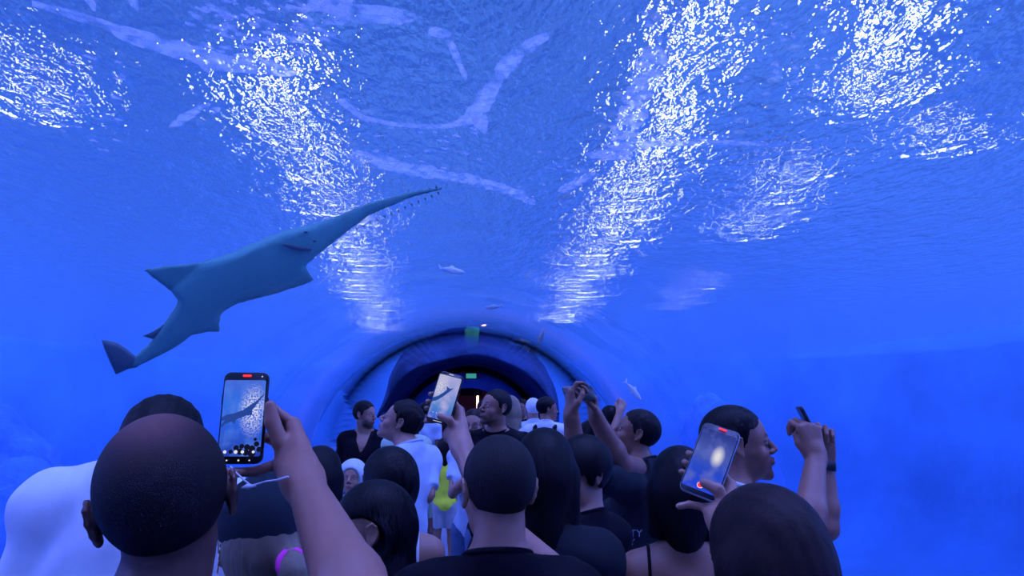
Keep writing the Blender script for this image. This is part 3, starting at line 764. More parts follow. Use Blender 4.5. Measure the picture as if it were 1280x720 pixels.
def flat(poly, y):      # a thin raised outline on the screen
    n = len(poly); vs = [(x, y, z) for x, z in poly] + [(x, y + .0004, z) for x, z in poly]
    return vs, [tuple(range(n)), tuple(range(2 * n - 1, n - 1, -1))] + [(i, (i + 1) % n, n + (i + 1) % n, n + i) for i in range(n)]
def disc(cx, cz, r, y, n=14): return flat([(cx + r * math.cos(a), cz + r * math.sin(a)) for a in np.linspace(0, 2 * pi, n, endpoint=False)], y)
def phone(label, c, R, w=.073, h=.150, t=.009, kind=None, seed=0., frame=None, bump=True, marks='rec', top=.010, bot=.010):
    """x across the screen, z up the screen, y into the back"""
    root = empty('smartphone', tuple(c)); tag(root, label, 'phone')
    Rm = Matrix(np.array(R).tolist()).to_4x4(); root.matrix_world = Matrix.Translation(tuple(c)) @ Rm
    root.location = tuple(c); root.rotation_euler = Rm.to_euler()
    part('body', rounded(w, h, t, .011), frame or caseM, root)
    part('bezel', rounded(w - .002, h - .002, .0012, .010, edge=.0004), caseM, root, T=V(0, -t / 2 - .0002, 0), R=np.eye(3))
    yb = -t / 2 - .0014
    if kind:
        sh_ = h - top - bot
        s_ = part('screen', rounded(w - .006, sh_, .0008, .003, edge=.0002), screen_mat(kind, seed), root, smooth=False, R=np.eye(3), T=V(0, yb, (bot - top) / 2))
        y = yb - .0010; zc = (bot - top) / 2; W_, H_ = (w - .006), sh_
        def px(poly): return [((a - .5) * W_, (b - .5) * H_ + zc) for a, b in poly]
        if kind == 'shark':
            part('fish_image', flat(px([(.0, .50), (.12, .54), (.30, .56), (.5, .60), (.65, .66), (.80, .72), (.98, .82), (.98, .80), (.82, .68), (.72, .60), (.74, .54), (.60, .53), (.46, .50), (.36, .48), (.33, .42), (.25, .45), (.10, .42), (.02, .37), (.0, .40), (.10, .47), (.02, .46)]), y), silhM, s_)
            for (a, b, r) in ((.42, .11, .05), (.55, .13, .045), (.68, .12, .055), (.80, .10, .06), (.90, .16, .05), (.97, .09, .05), (.30, .06, .04), (.86, .22, .03), (.52, .06, .06), (.66, .05, .06), (.80, .04, .07)):
                part('crowd_image', disc((a - .5) * W_, (b - .5) * H_ + zc, r * W_ * 1.3, y - .0001 * (a * 7 % 3)), crowdM, s_)
            for a, r in ((.16, .0026), (.42, .0028), (.58, .0026), (.84, .0022)): part('screen_icon', disc((a - .5) * W_, -.5 * H_ + zc + .007, r, y - .0006), whiteM, s_)
            for a, r in ((.22, .0012), (.5, .0014), (.76, .0011)): part('screen_icon', disc((a - .5) * W_, -h / 2 + bot * .5, r, y - .0002), whiteM, s_)
            part('screen_icon', disc(.40 * W_, h / 2 - top * .55, .0011, y), whiteM, s_)
        if kind == 'pale':
            part('fish_image', flat(px([(.0, .34), (.2, .40), (.4, .50), (.58, .62), (.78, .76), (.62, .72), (.45, .76), (.5, .68), (.38, .60), (.2, .50), (.0, .44)]), y), silhM, s_)
            part('screen_icon', rounded(.014, .0022, .0004, .001, edge=.0001), whiteM, s_, R=np.eye(3), T=V(0, y, h / 2 - top * .5))
            part('screen_icon', rounded(.026, .0014, .0004, .0006, edge=.0001), whiteM, s_, R=np.eye(3), T=V(0, y, -h / 2 + bot * .45))
            part('record_button', disc(.002, -.5 * H_ + zc + .006, .0045, y - .0002), redM, s_)
            for a in (.2, .35, .5, .65, .8): part('screen_icon', disc((a - .5) * W_, -.5 * H_ + zc + .017, .0012, y), whiteM, s_)
        if kind == 'dusk':
            part('record_ring', disc(-.001, -.5 * H_ + zc + .010, .0062, y), whiteM, s_); part('record_button', disc(-.001, -.5 * H_ + zc + .010, .0050, y - .0005), redM, s_)
        if kind != 'pale': part('record_timer', rounded(.014 if kind == 'shark' else .016, .0034, .0004, .0016, edge=.0001), redM, s_, R=np.eye(3), T=V(.002, y, h / 2 - top * .45))
    if bump:
        cb = part('camera_bump', rounded(.030, .032, .003, .007, edge=.0008), frame or caseM, root, R=np.eye(3), T=V(-w * .5 + .019, t / 2 + .0012, h * .5 - .021))
        for dx, dz in ((-.006, .007), (-.006, -.007), (.007, 0)):
            part('lens', rounded(.010, .010, .0025, .0049, edge=.0005), lensM, cb, R=np.eye(3), T=V(-w * .5 + .019 + dx, t / 2 + .0035, h * .5 - .021 + dz))
    part('side_button', rounded(.0018, .012, .003, .0008, edge=.0003), caseM, root, R=np.eye(3), T=V(w / 2 + .0006, 0, h * .18))
    part('side_button', rounded(.0018, .018, .003, .0008, edge=.0003), caseM, root, R=np.eye(3), T=V(-w / 2 - .0006, 0, h * .20))
    return root
def axes(x, z):         # a frame whose x runs across the screen and z up it
    x = unit(x); z = unit(np.asarray(z, float) - x * (np.asarray(z, float) @ x)); y = np.cross(z, x); return np.stack([x, y, z], 1)

def grip(c, R, W, style='press', s=1.0, h=.150):
    """a right hand behind an upright phone; W is the wrist in the world"""
    c = np.asarray(c, float); W = np.asarray(W, float); w = R.T @ (W - c) / s
    if style == 'edge':           # thumb up the right edge, little finger under the foot of the phone
        kn = [(.072, .030, -.010), (.070, .042, -.028), (.064, .046, -.048), (.055, .036, -.072)]
        fin = [[(.030, .032, .020), (-.004, .026, .028), (-.024, .016, .030)], [(.028, .036, -.004), (-.006, .028, .002), (-.028, .017, .004)],
               [(.024, .036, -.030), (-.008, .027, -.026), (-.028, .017, -.024)], [(.022, .014, -.0845), (-.003, .002, -.0855), (-.021, -.004, -.0845)]]
        th = [(.078, .006, -.072), (.062, -.006, -.038), (.0475, -.008, -.006), (.0425, -.007, .018)]
    else:
        kn = [(.048, .036, -.018), (.050, .042, -.036), (.046, .044, -.055), (.038, .038, -.072)]
        fin = [[(.010, .034, .010), (-.030, .022, .006), (-.0455, .000, .000)], [(.008, .036, -.012), (-.032, .023, -.018), (-.0460, .000, -.022)],
               [(.004, .036, -.034), (-.032, .022, -.040), (-.0450, .000, -.043)], [(.008, .028, -.062), (-.020, .016, -.072), (-.034, .002, -.0790)]]
        th = [(.044, .018, -.098), (.050, .000, -.072), (.034, -.016, -.058), (.006, -.0175, -.056)]
        if style == 'drop': fin[3] = [(.020, .020, -.088), (-.010, .010, -.098), (-.026, .004, -.112)]
    rr = [.0090, .0092, .0088, .0088]; q = []
    for i in range(4):
        a = w + (V(*kn[i]) - w) * .12 + V((i - 1.5) * -.006, 0, 0)
        q.append(K(a, kn[i], .0165, .0122, .016)); p = V(*kn[i])
        for j, e in enumerate(fin[i]): q.append(K(p, e, rr[i] * (1 - .08 * j), rr[i] * (.92 - .08 * j), .003)); p = V(*e)
    q.append(K(w * .8 + V(*th[0]) * .2, th[0], .020, .0165, .016)); q.append(K(th[0], V(*kn[1]) * .6 + w * .4, .017, .015, .02))
    tr = [.0165, .0130, .0118, .0095]
    for j in range(3): q.append(K(th[j], th[j + 1], tr[j], tr[j + 1], .004 if j else .012))
    q.append(K(w, w * .7 + V(*kn[2]) * .3, .027, .025, .02))
    return [p.moved(R, c, s) for p in q]
# ------------------------------------------------------------------ the crowd, from the camera outwards
Z3 = np.array([0., 0, 1])
# phone held up by the raised arm
cA = P(304.5, 522, 1.08); RA = axes((1, .02, -.004), (.0, .05, 1))
phone('black smartphone filming the sawfish, held upright by the long raised arm', cA, RA, w=.0705, h=.145, kind='shark', top=.013, bot=.012)
WA = P(380, 604, 1.00)
person('person at the bottom edge stretching one long bare arm up to film the sawfish', None, head_world=(-.10, .44, 1.50), hyaw=0, skin=(.26, .105, .06), hair=('short', 'dark'), shirt='navy', sleeve=.35,
       arms={'R': dict(W=WA, E=P(468, 800, .72), hand=grip(cA, RA, WA, 'edge'), thick=1.03)}, vh=.006, vb=.009, vhand=.0028)
person('man with thinning dark hair seen from behind, big head at the front', (208, 635, .98), hroll=-11, hpitch=10, hyaw=22, byaw=8, skin='brown', hair=('thin', 'black'), shirt='navy', sc=1.06, vh=.0028, vb=.010, vhand=.006, wide=1.05)
person('man in a white t-shirt, mostly hidden behind the balding head', (202, 568, 1.64), hpitch=-15, c7off=(0, -.09, -.045), lean=8, wide=1.0, skin='tan', hair=('short', 'black'), shirt='white', sleeve=.75, sc=1.05, vh=.006, vb=.009)
# woman with a cap
cap = person('woman in a dark cap with a blonde ponytail and a pink hair tie', (328, 681, 1.30), sc=.93, hyaw=38, sex='f', skin='light', hair=('pony', 'blonde'), shirt='white', vh=.0035, vb=.010, byaw=20)
# buzz-cut man filming
cB = P(556, 497.5, 1.92); RB = axes((1, -.15, -.27), (.36, .10, 1))
phone('black smartphone tilted right above the crowd, filming pale rippled water', cB, RB, w=.073, h=.150, kind='pale', seed=2.)
WB = P(578, 562, 1.86)
person('man with a black buzz cut and black t-shirt seen from behind, arm raised to film', (622, 616, 1.50), hyaw=16, byaw=0, skin='light', hair=('buzz', 'dark'), shirt='black', sc=1.0, vh=.0032, vb=.010, vhand=.0032,
       arms={'R': dict(W=WB, E=P(620, 655, 1.70), hand=grip(cB, RB, WB, 'press'), thick=1.0)})
# brown-haired woman and her phone
cC = P(888, 576.5, 1.25); RC = axes((1, -.60, -.38), (.62, .40, 1))
phone('silver-edged smartphone with a bright spot on its screen, tilted back', cC, RC, w=.073, h=.152, kind='dusk', seed=5., frame=silverM, top=.014, bot=.010)
WC = P(906, 655, 1.18)
person('woman with straight brown hair at the front right, back of her head', (954, 708, 1.10), hyaw=14, sex='f', skin='light', hair=('long', 'brown'), shirt='black', vh=.004, vb=.010, vhand=.003, sc=1.0,
       arms={'R': dict(W=WC, hand=grip(cC, RC, WC, 'drop', .95), thick=1.0)})
# man in profile
cE = P(1014, 537, 2.04); RE = axes((-.30, -1, .0), (-.46, .0, 1))
phone('dark smartphone seen edge-on, held high by the man in profile', cE, RE, w=.073, h=.160)
hE1 = P(1020, 571, 2.00); hE2 = P(1031, 572, 2.18)
pm = person('man in profile facing right with short black hair and moustache, arms raised', (922, 557, 2.05), hyaw=-102, hpitch=7, byaw=-62, skin='mid', hair=('crop', 'black'), shirt='white', vh=.0035, vb=.010, vhand=.0035, stubble=.6,
       arms={'R': dict(W=hE1, E=P(1010, 668, 1.86), n=V(-.2, 1, .1), t=V(-1, 0, .2), f=V(-.12, .1, 1), thumb=[(.022, .018, .004), (.037, .044, .016), (.030, .070, .028), (.014, .084, .036)], curls=[(60, 70, 35), (64, 72, 35), (66, 74, 35), (66, 72, 35)], thick=1.05),
             'L': dict(W=hE2, E=P(1032, 660, 2.14), n=V(-.5, -1, .1), t=V(-.6, .4, .5), f=V(-.1, -.1, 1), thumb=[(.022, .018, .004), (.037, .044, .016), (.030, .070, .028), (.014, .084, .036)], curls=[(60, 70, 35), (64, 72, 35), (66, 74, 35), (66, 72, 35)], thick=1.0)})
wD = person('woman with dark hair over bare shoulders, left of the silver-edged phone', (851, 616, 1.90), hyaw=-12, sex='f', wide=.93, skin='mid', hair=('shortbob', 'black'), shirt='black', neckline='strap', sleeve=0, vh=.005, vb=.011)
# women left of the buzz cut
w8 = person('woman in profile with long black hair and a bright ear stud', (462, 664, 1.85), hyaw=94, hpitch=0, byaw=30, sex='f', skin='light', hair=('tucked', 'black'), shirt='black', vh=.0035, vb=.011)
w7 = person('woman with dark hair in a low bun, bare shoulders and white straps', (483, 607, 2.25), hyaw=40, hpitch=14, byaw=5, sex='f', skin='light', hair=('bun', 'black'), shirt='white', neckline='strap', sleeve=0, vh=.005, vb=.011)
person('person with round black bobbed hair beside the raised bare arm', (400, 599, 2.75), sex='f', skin='mid', hair=('bob', 'black'), shirt='black', vh=.006, vb=.012)
person('person with dark hair peeking out just behind the raised bare arm', (373, 592, 3.35), skin='mid', hair=('short', 'black'), shirt='charcoal', vh=.006, vb=.012)
# women right of the buzz cut
person('woman with long black hair and dark top behind the buzz-cut man', (681, 594, 1.90), hyaw=-8, sex='f', skin='light', hair=('bob', 'black'), shirt='charcoal', vh=.005, vb=.011)
w21 = person('person with a black bowl haircut looking down to the left', (728, 594, 2.35), hyaw=115, hpitch=-10, byaw=40, wide=.88, sex='f', skin='light', hair=('bowl', 'black'), shirt='black', vh=.004, vb=.011)
person('dark-haired person close in front of the man raising his phone sideways', (757, 590, 3.95), hyaw=80, hpitch=12, sex='f', skin='light', hair=('bob', 'black'), shirt='charcoal', vh=.005, vb=.012)
# man with the phone held sideways
cD = P(724, 492, 2.78); xD = V(.93, .36, .02); RD = axes(xD, V(-.45, .35, .80))
RD = np.stack([RD[:, 2], RD[:, 1], -RD[:, 0]], 1)
phone('dark smartphone held sideways above the crowd by two hands', cD, RD, w=.073, h=.150)
eD = xD / np.linalg.norm(xD) * .058
WL = P(714, 519, 2.66); WR = P(745, 522, 2.86)
pD = person('man with short hair looking up left, filming with both arms raised', (795, 543, 3.20), hyaw=76, hpitch=20, byaw=48, skin='tan', hair=('crop', 'dark'), shirt='charcoal', sc=1.0, vh=.004, vb=.010, vhand=.0035, stubble=.2,
       arms={'L': dict(W=WL, E=P(722, 585, 2.72), n=V(.5, .1, .3), t=V(.2, -.5, .6), f=V(-.05, .1, 1), curls=[(35, 55, 30), (55, 65, 30), (60, 70, 30), (60, 70, 30)], thick=1.15),
             'R': dict(W=WR, E=P(776, 580, 2.98), n=V(-.6, -.2, .2), t=V(-.3, -.5, .6), f=V(-.25, -.1, 1), curls=[(35, 55, 30), (55, 65, 30), (60, 70, 30), (60, 70, 30)], thick=1.25)})
# standing further down the tunnel
person('man in a pale blue t-shirt looking up to the left', (501, 529, 3.60), hyaw=84, hpitch=26, byaw=58, c7off=(0, -.065, -.13), skin='light', hair=('short', 'dark'), shirt='pale', sleeve=.8, vh=.004, vb=.010, vhand=.006,
       arms={'R': dict(W=P(510, 641, 3.75), E=P(534, 618, 3.60), n=V(-1, 0, 0), t=V(0, 1, .5))})
person('person with dark hair in a sage green top behind the man in pale blue', (511, 521, 5.1), wide=.85, hyaw=-20, sex='f', skin='light', hair=('bob', 'black'), shirt='green', sleeve=1.9, vh=.006, vb=.012)
person('bearded man in a black v-neck t-shirt standing by the tunnel wall', (456, 519, 6.00), hyaw=-112, byaw=176, skin='light', hair=('short', 'dark'), shirt='black', neckline='v', sleeve=.7, vh=.0045, vb=.011, vhand=.006, stubble=.95)
hd = person('child with a pale hood around the face in front of the bearded man', (440, 599, 4.60), hyaw=178, hpitch=10, sex='f', skin='light', hair=('short', 'dark'), shirt='grey', sleeve=1.8, vh=.005, vb=.012, sc=.9, child=True)
person('girl in a bright yellow t-shirt and pale shorts far down the tunnel', (557, 561, 6.90), sex='f', skin='light', hair=('bob', 'brown'), shirt='yellow', pants='grey', shorts=True, vh=.006, vb=.011, child=True, sc=.92)
gl = person('woman with glasses facing the camera in the middle of the crowd', (592, 533, 4.80), hyaw=168, hpitch=4, sex='f', skin='light', hair=('crop', 'brown'), shirt='pale', vh=.004, vb=.012, wide=.85,
       arms={'L': dict(W=P(600, 585, 4.55), n=V(-1, 0, 0), t=V(0, -1, .5)), 'R': dict(W=P(590, 590, 4.55), n=V(1, 0, 0), t=V(0, -1, .5))})
person('tall bearded man in black looking up left, centre of the tunnel', (619, 511, 4.20), hyaw=122, hpitch=12, byaw=160, skin='mid', hair=('crop', 'black'), shirt='black', vh=.004, vb=.011, stubble=.7,
       arms={'L': dict(W=P(612, 598, 3.95), n=V(-1, 0, 0), t=V(0, -1, .5)), 'R': dict(W=P(628, 600, 3.95), n=V(1, 0, 0), t=V(0, -1, .5))})
person('person with long blonde hair behind the tall bearded man', (638, 515, 5.30), hyaw=-20, sex='f', skin='light', hair=('long', 'blonde'), shirt='grey', vh=.006, vb=.012)
person('white-haired person in a pale top near the tunnel end', (666, 512, 7.40), hyaw=10, skin='light', hair=('short', 'white'), shirt='pale', vh=.006, vb=.012)
bp = person('person in a white t-shirt with dark backpack straps facing right', (684, 512, 6.60), hyaw=-80, byaw=-20, skin='mid', hair=('short', 'black'), shirt='white', vh=.006, vb=.011)
person('person in black at the portal, left of the white-haired person', (652, 511, 8.60), hyaw=160, skin='mid', hair=('short', 'dark'), shirt='black', vh=.008, vb=.014)
person('person in white at the portal, between glasses woman and bearded man', (604, 513, 8.20), hyaw=20, skin='light', hair=('short', 'dark'), shirt='white', vh=.008, vb=.014)
person('person at the tunnel end left of the tilted phone', (531, 514, 9.50), hyaw=0, skin='mid', hair=('short', 'dark'), shirt='pale', vh=.008, vb=.014)
person('woman whose face shows between the two raised forearms', (742, 549, 4.6), hyaw=-140, sex='f', skin='light', hair=('bob', 'black'), shirt='pale', vh=.0045, vb=.012)
person('person with one pale arm raised behind the filming man', (762, 526, 5.6), hyaw=10, skin='light', hair=('short', 'black'), shirt='grey', vh=.006, vb=.012, vhand=.005,
       arms={'R': dict(W=P(775, 514, 5.5), E=P(763, 552, 5.4), n=V(0, 1, 0), t=V(-1, 0, 0))})

# ------------------------------------------------------------------ what they wear
def loc(pr, p): return pr['R'] @ (V(*p) * pr['sc']) + pr['T'] - pr['v0']
def wear(name, vf, m, pr, smooth=True): return part(name, vf, m, pr['o'], smooth)
def wear_solid(name, prims, h, m, pr, post=None):
    v, q = solid([p.moved(pr['R'], pr['T'], pr['sc']) for p in prims], h, post); return link(name, np_mesh(v - pr['v0'], q), [m], parent=pr['o'])
def head_local(pr, f):
    R, T, sc = pr['R'], pr['T'], pr['sc']
    def post(D, X, Y, Z):
        x, y, z = X - T[0], Y - T[1], Z - T[2]
        return f(D, (x * R[0, 0] + y * R[1, 0] + z * R[2, 0]) / sc, (x * R[0, 1] + y * R[1, 1] + z * R[2, 1]) / sc, (x * R[0, 2] + y * R[1, 2] + z * R[2, 2]) / sc)
    return post
capM = clothM('cap_cloth', (.012, .018, .025)); pinkC = clothM('pink_cloth', (.85, .05, .40)); stoneM = mat('bright_stone', (.9, .9, .95), .08, metal=.9)
goldM = mat('gold', (.8, .5, .25), .25, metal=1); frameM = mat('glasses_frame', (.03, .02, .02), .3); watchM = mat('watch_rubber', (.01, .01, .012), .5)
cordM = clothM('white_cord', (.85, .85, .9)); hoodM = clothM('hood_fleece', (.60, .66, .66)); strapM = clothM('backpack_strap', (.01, .012, .016))
wear_solid('cap', [E((0, -.014, .040), (.092, .112, .104), .02), K((-.045, .095, .058), (.045, .095, .058), .012, .012, .03), E((0, .13, .052), (.068, .062, .008), .02), E((0, -.014, .146), (.008, .008, .006), .004)], .004, capM, cap,
           head_local(cap, lambda D, x, y, z: np.maximum(D, (.0 + .045 * np.clip((y + .08) / .15, 0, 1)) - .030 * (y < -.02) * np.clip(-(y + .02) / .05, 0, 1) - z)))
def ring(c, R_, r0, r1, n=16, seg=6): return tube([c + R_ @ V(r0 * math.cos(a), 0, r0 * math.sin(a)) for a in np.linspace(0, 2 * pi, n, endpoint=False)], r1, seg, closed=True)
wear('hair_tie', ring(loc(cap, (0, -.150, -.012)), cap['R'] @ eul(0, -30), .024, .007), pinkC, cap)
for k in range(5): wear('earring', ring(loc(cap, (-.088, -.018 + .0015 * k, .016 - .012 * k)), cap['R'] @ eul(70), .0055, .0014, 12, 5), goldM, cap)
c_ = loc(w8, (-.083, -.002, -.026)); wear('ear_stud', tube([c_ + w8['R'] @ V(-.006, 0, 0), c_ + w8['R'] @ V(.002, 0, 0)], [.0035, .0045], 8), stoneM, w8)
# white straps on the bare-shouldered woman
from mathutils.bvhtree import BVHTree
def strap(pr, s, m, name='shoulder_strap', r=.005, x0=.62):
    me = pr['o'].data; bv_ = BVHTree.FromPolygons([tuple(v.co) for v in me.vertices], [tuple(p.vertices) for p in me.polygons])
    C, B_ = pr['C7'] - pr['v0'], pr['BL']; S = pr['S']; x = s * x0 * .148 * S; pts = []
    for a in np.linspace(-115, 105, 16):
        a = math.radians(a); d = B_ @ V(0, math.sin(a), math.cos(a)); c0 = C + B_ @ V(x, .0, -.12 * S)
        h_ = bv_.ray_cast(Vector(c0 + d * .45), Vector(-d))
        if h_[0]: pts.append(np.array(h_[0]) + d * .002)
    wear(name, tube(pts, r * S, 8), m, pr)
for s_ in (-1, 1): strap(w7, s_, CL['white'], x0=.78)
for s_ in (-1, 1): strap(wD, s_, CL['black'], x0=.72)
# glasses
for s_ in (-1, 1): wear('glasses_rim', ring(loc(gl, (s_ * .031, .104, .004)), gl['R'], .0205 * gl['sc'], .0022, 18), frameM, gl)
wear('glasses_bridge', tube([loc(gl, (-.011, .106, .008)), loc(gl, (.011, .106, .008))], .002, 6), frameM, gl)
for s_ in (-1, 1): wear('glasses_arm', tube([loc(gl, (s_ * .052, .100, .008)), loc(gl, (s_ * .079, .06, .010)), loc(gl, (s_ * .083, -.005, .012))], .0018, 6), frameM, gl)
# wristwatch
S0, el, W_, q_ = pm['arm']['L']; d = unit(W_ - el); cw = W_ - d * .03 - pm['v0']; u_ = unit(np.cross(d, [0, 1, 0])); RW = np.stack([u_, d, np.cross(u_, d)], 1)
wp = [(-.014, .029), (-.014, .0335), (.014, .0345), (.014, .030)]; vs_, fs_ = [], []
for i in range(24):
    a = 2 * pi * i / 24; vs_ += [cw + RW @ V(r0 * q_ * math.cos(a), y0, r0 * q_ * math.sin(a)) for y0, r0 in wp]
for i in range(24): fs_ += [(4 * i + j, 4 * i + (j + 1) % 4, 4 * ((i + 1) % 24) + (j + 1) % 4, 4 * ((i + 1) % 24) + j) for j in range(4)]
wt = wear('wristwatch', (vs_, fs_), watchM, pm)
part('watch_face', rounded(.030, .034, .008, .008), watchM, wt, R=RW @ eul(0, 90), T=cw + RW @ V(0, 0, -.036 * q_))
# hood: a soft ring round the face
wear_solid('hood', [E((0, -.02, .03), (.112, .125, .125), .02), E((0, .125, -.01), (.078, .11, .088), .012, sub=True)], .007, hoodM, hd, head_local(hd, lambda D, x, y, z: np.maximum(D, -.125 - z)))
# backpack straps
for s_ in (-1, 1): 
    C, B_ = bp['C7'] - bp['v0'], bp['BL']; wear('backpack_strap', tube([C + B_ @ V(s_ * .10, y, z) for y, z in ((-.125, -.38), (-.135, -.24), (-.13, -.12), (-.085, -.03), (-.01, .000), (.07, -.05), (.13, -.14))], .022, 8), strapM, bp)
C, B_ = bp['C7'] - bp['v0'], bp['BL']; wear('backpack_strap', tube([C + B_ @ V(x, -.14 + abs(x) * .1, -.14 - x * .3) for x in np.linspace(-.15, .15, 7)], .020, 8), strapM, bp)
# white cord looped round the hand that holds the upright phone
pts = [P(288, 583, 1.045), P(296, 592, 1.04), P(306, 601, 1.04), P(314, 607, 1.04), P(322, 605, 1.04), P(332, 602, 1.03), P(346, 600, .985), P(360, 596, .965)]
vf = tube([p - pts[0] for p in pts], .0014, 8); me = mesh_of(*vf); o = link('wrist_strap', me, [cordM], loc=tuple(pts[0])); tag(o, 'thin white wrist cord dangling under the upright phone', 'strap')
kp = part('cord_clip', tube([P(302, 610, 1.04) - pts[0], P(309, 608, 1.04) - pts[0], P(320, 607.5, 1.04) - pts[0]], [.0012, .0045, .0014], 8), cordM, o)
# print on the dark t-shirt of the filming man, laid onto the cloth
from mathutils.bvhtree import BVHTree
sm = [c for c in pD['o'].children if c.name.startswith('shirt')][0]; off = pD['v0']
bv = BVHTree.FromPolygons([tuple(v.co + Vector(off)) for v in sm.data.vertices], [tuple(p.vertices) for p in sm.data.polygons])
printM = clothM('faded_print', (.42, .44, .55))
def decal(text, u, v, hpx):
    cu = bpy.data.curves.new('t', 'FONT'); cu.body = text; cu.size = 1.0; cu.align_x = 'CENTER'; cu.align_y = 'CENTER'; cu.resolution_u = 3
    ob = bpy.data.objects.new('t', cu); COL.objects.link(ob); bpy.context.view_layer.update()
    me = bpy.data.meshes.new_from_object(ob.evaluated_get(bpy.context.evaluated_depsgraph_get())); bpy.data.objects.remove(ob)
    bm = bmesh.new(); bm.from_mesh(me); bmesh.ops.triangulate(bm, faces=bm.faces); bmesh.ops.subdivide_edges(bm, edges=[e for e in bm.edges if e.calc_length() > .12], cuts=2)
    for w_ in bm.verts:
        d_ = Vector(ray(u + w_.co.x * hpx, v - w_.co.y * hpx)); hit = bv.ray_cast(Vector(CAM), d_.normalized())
        w_.co = (hit[0] - d_.normalized() * .003 if hit[0] else Vector(CAM + np.array(d_) * 3.1)) - Vector(off)
    m2 = bpy.data.meshes.new('print'); bm.to_mesh(m2); bm.free(); return link('shirt_print', m2, [printM], parent=sm)
decal('CITY', 789, 667, 13); decal('NY', 786, 678, 11)
# ------------------------------------------------------------------ the sawfish and the small fish
def np_outline(ax, dens=4):
    pts = []
    for i in range(len(ax)): 
        a, b = np.array(ax[i]), np.array(ax[(i + 1) % len(ax)]); pts += [a + (b - a) * k / dens for k in range(dens)]
    return np.array(pts)
def poly_sd(X, Z, poly):                      # signed distance to an outline, inside negative
    d = np.full(X.shape, 1e9); ins = np.zeros(X.shape, bool); n = len(poly)
    for i in range(n):
        a, b = poly[i], poly[(i + 1) % n]; e = b - a
        wx, wz = X - a[0], Z - a[1]; t = np.clip((wx * e[0] + wz * e[1]) / (e @ e + 1e-12), 0, 1)
        d = np.minimum(d, (wx - e[0] * t) ** 2 + (wz - e[1] * t) ** 2)
        c = ((a[1] > Z) != (b[1] > Z)) & (X < (b[0] - a[0]) * (Z - a[1]) / (b[1] - a[1] + 1e-12) + a[0]); ins ^= c
    return np.where(ins, -1, 1) * np.sqrt(d)
SAW = [(554, 233), (553, 238), (515, 247.5), (461, 270.5), (436, 288.6), (414, 305), (396, 320), (381, 333), (389, 344), (395, 351), (374, 359), (349, 366.5), (317, 374), (299, 379), (286, 385), (276, 393), (275, 404), (277, 416), (259, 416), (241, 418.6), (215.5, 437), (187, 451), (170, 460.5), (158, 459), (168, 444), (182, 434), (193, 420), (208, 400.5), (218, 386), (223, 375), (214, 366), (196, 352), (176, 337), (208, 331), (235, 329), (259, 326), (291, 316), (324, 301), (360, 287), (389, 280.5), (425, 268), (461, 252.5), (497, 243), (526, 236)]
AXIS = [(554, 235, .02), (461, 262, .06), (425, 284, .10), (380, 305, .22), (330, 330, .28), (290, 350, .26), (250, 378, .22), (225, 410, .16), (195, 438, .09), (165, 458, .05)]
nS = unit(V(.42, -1.0, -.42)); cS = P(310, 340, 6.0)
def on_plane(u, v, n_=nS, c_=cS):
    d = ray(u, v); return CAM + d * ((c_ - CAM) @ n_) / (d @ n_)
xS = unit(on_plane(554, 235) - on_plane(165, 458)); zS = np.cross(xS, nS) * -1; zS = unit(zS)
if zS[2] < 0: zS = -zS
MS = np.stack([xS, nS, zS], 1)                # local x along the fish, y out of its belly, z across it
def loc2(u, v): q = MS.T @ (on_plane(u, v) - cS); return q[[0, 2]]
outl = np.array([loc2(*p) for p in SAW]); axl = np.array([loc2(a, b) for a, b, _ in AXIS]); axw = np.array([c for _, _, c in AXIS])
def saw_field(h):
    lo = V(outl[:, 0].min() - .06, -.34, outl[:, 1].min() - .06); hi = V(outl[:, 0].max() + .06, .34, outl[:, 1].max() + .06)
    n = [int((hi[i] - lo[i]) / h) + 2 for i in range(3)]
    gx, gz = np.meshgrid(lo[0] + h * np.arange(n[0]), lo[2] + h * np.arange(n[2]), indexing='ij')
    sd = poly_sd(gx, gz, outl)
    best = np.full(gx.shape, -1.0)
    body = np.zeros(gx.shape)
    for i in range(len(axl) - 1):
        a, b = axl[i], axl[i + 1]; e = b - a; t = np.clip(((gx - a[0]) * e[0] + (gz - a[1]) * e[1]) / (e @ e), 0, 1)
        dd = np.hypot(gx - a[0] - e[0] * t, gz - a[1] - e[1] * t); w_ = axw[i] + (axw[i + 1] - axw[i]) * t
        body = np.maximum(body, .62 * w_ * np.sqrt(np.clip(1 - (dd / (w_ * 1.12)) ** 2, 0, 1)))
    th = np.maximum(body, .022) * np.sqrt(np.clip(-sd / .05, 0, 1)) + np.clip(-sd, -.2, .02) * .6
    y = (lo[1] + h * np.arange(n[1]))[None, :, None]
    yy = np.where(y > 0, y * 1.9, y)          # flat belly, arched back
    D = (np.abs(yy) - th[:, None, :]); D = np.maximum(D * .6, sd[:, None, :] - h * .2)
    return nets(D.astype(np.float32), lo, h)
v, q = saw_field(.022)
hue = np.clip(v[:, 1] / .05 + .5, 0, 1)[:, None]
cS_col = np.array((.05, .11, .07)) * (1 - hue) + np.array((.075, .26, .20)) * hue
sawM = mat('sawfish_skin', (.4, .5, .5), .7, spec=.2, attr='Col')
v = v @ MS.T
saw = link('sawfish', np_mesh(v, q[:, ::1], 'sawfish', cS_col), [sawM], loc=tuple(cS))
tag(saw, 'large sawfish gliding over the tunnel with its pale belly and long snout showing', 'sawfish')
def slab_on(poly, off, th):
    a = [MS @ V(*(lambda p: (p[0], off, p[1]))(loc2(*p))) for p in poly]; b = [p + MS @ V(0, -th, 0) for p in a]; n = len(a)
    return a + b, [tuple(range(n)), tuple(range(2 * n - 1, n - 1, -1))] + [(i, (i + 1) % n, n + (i + 1) % n, n + i) for i in range(n)]
mouthM = mat('fish_mouth', (.03, .05, .06), .8); finM = mat('tail_fin_grey', (.04, .08, .08), .7)
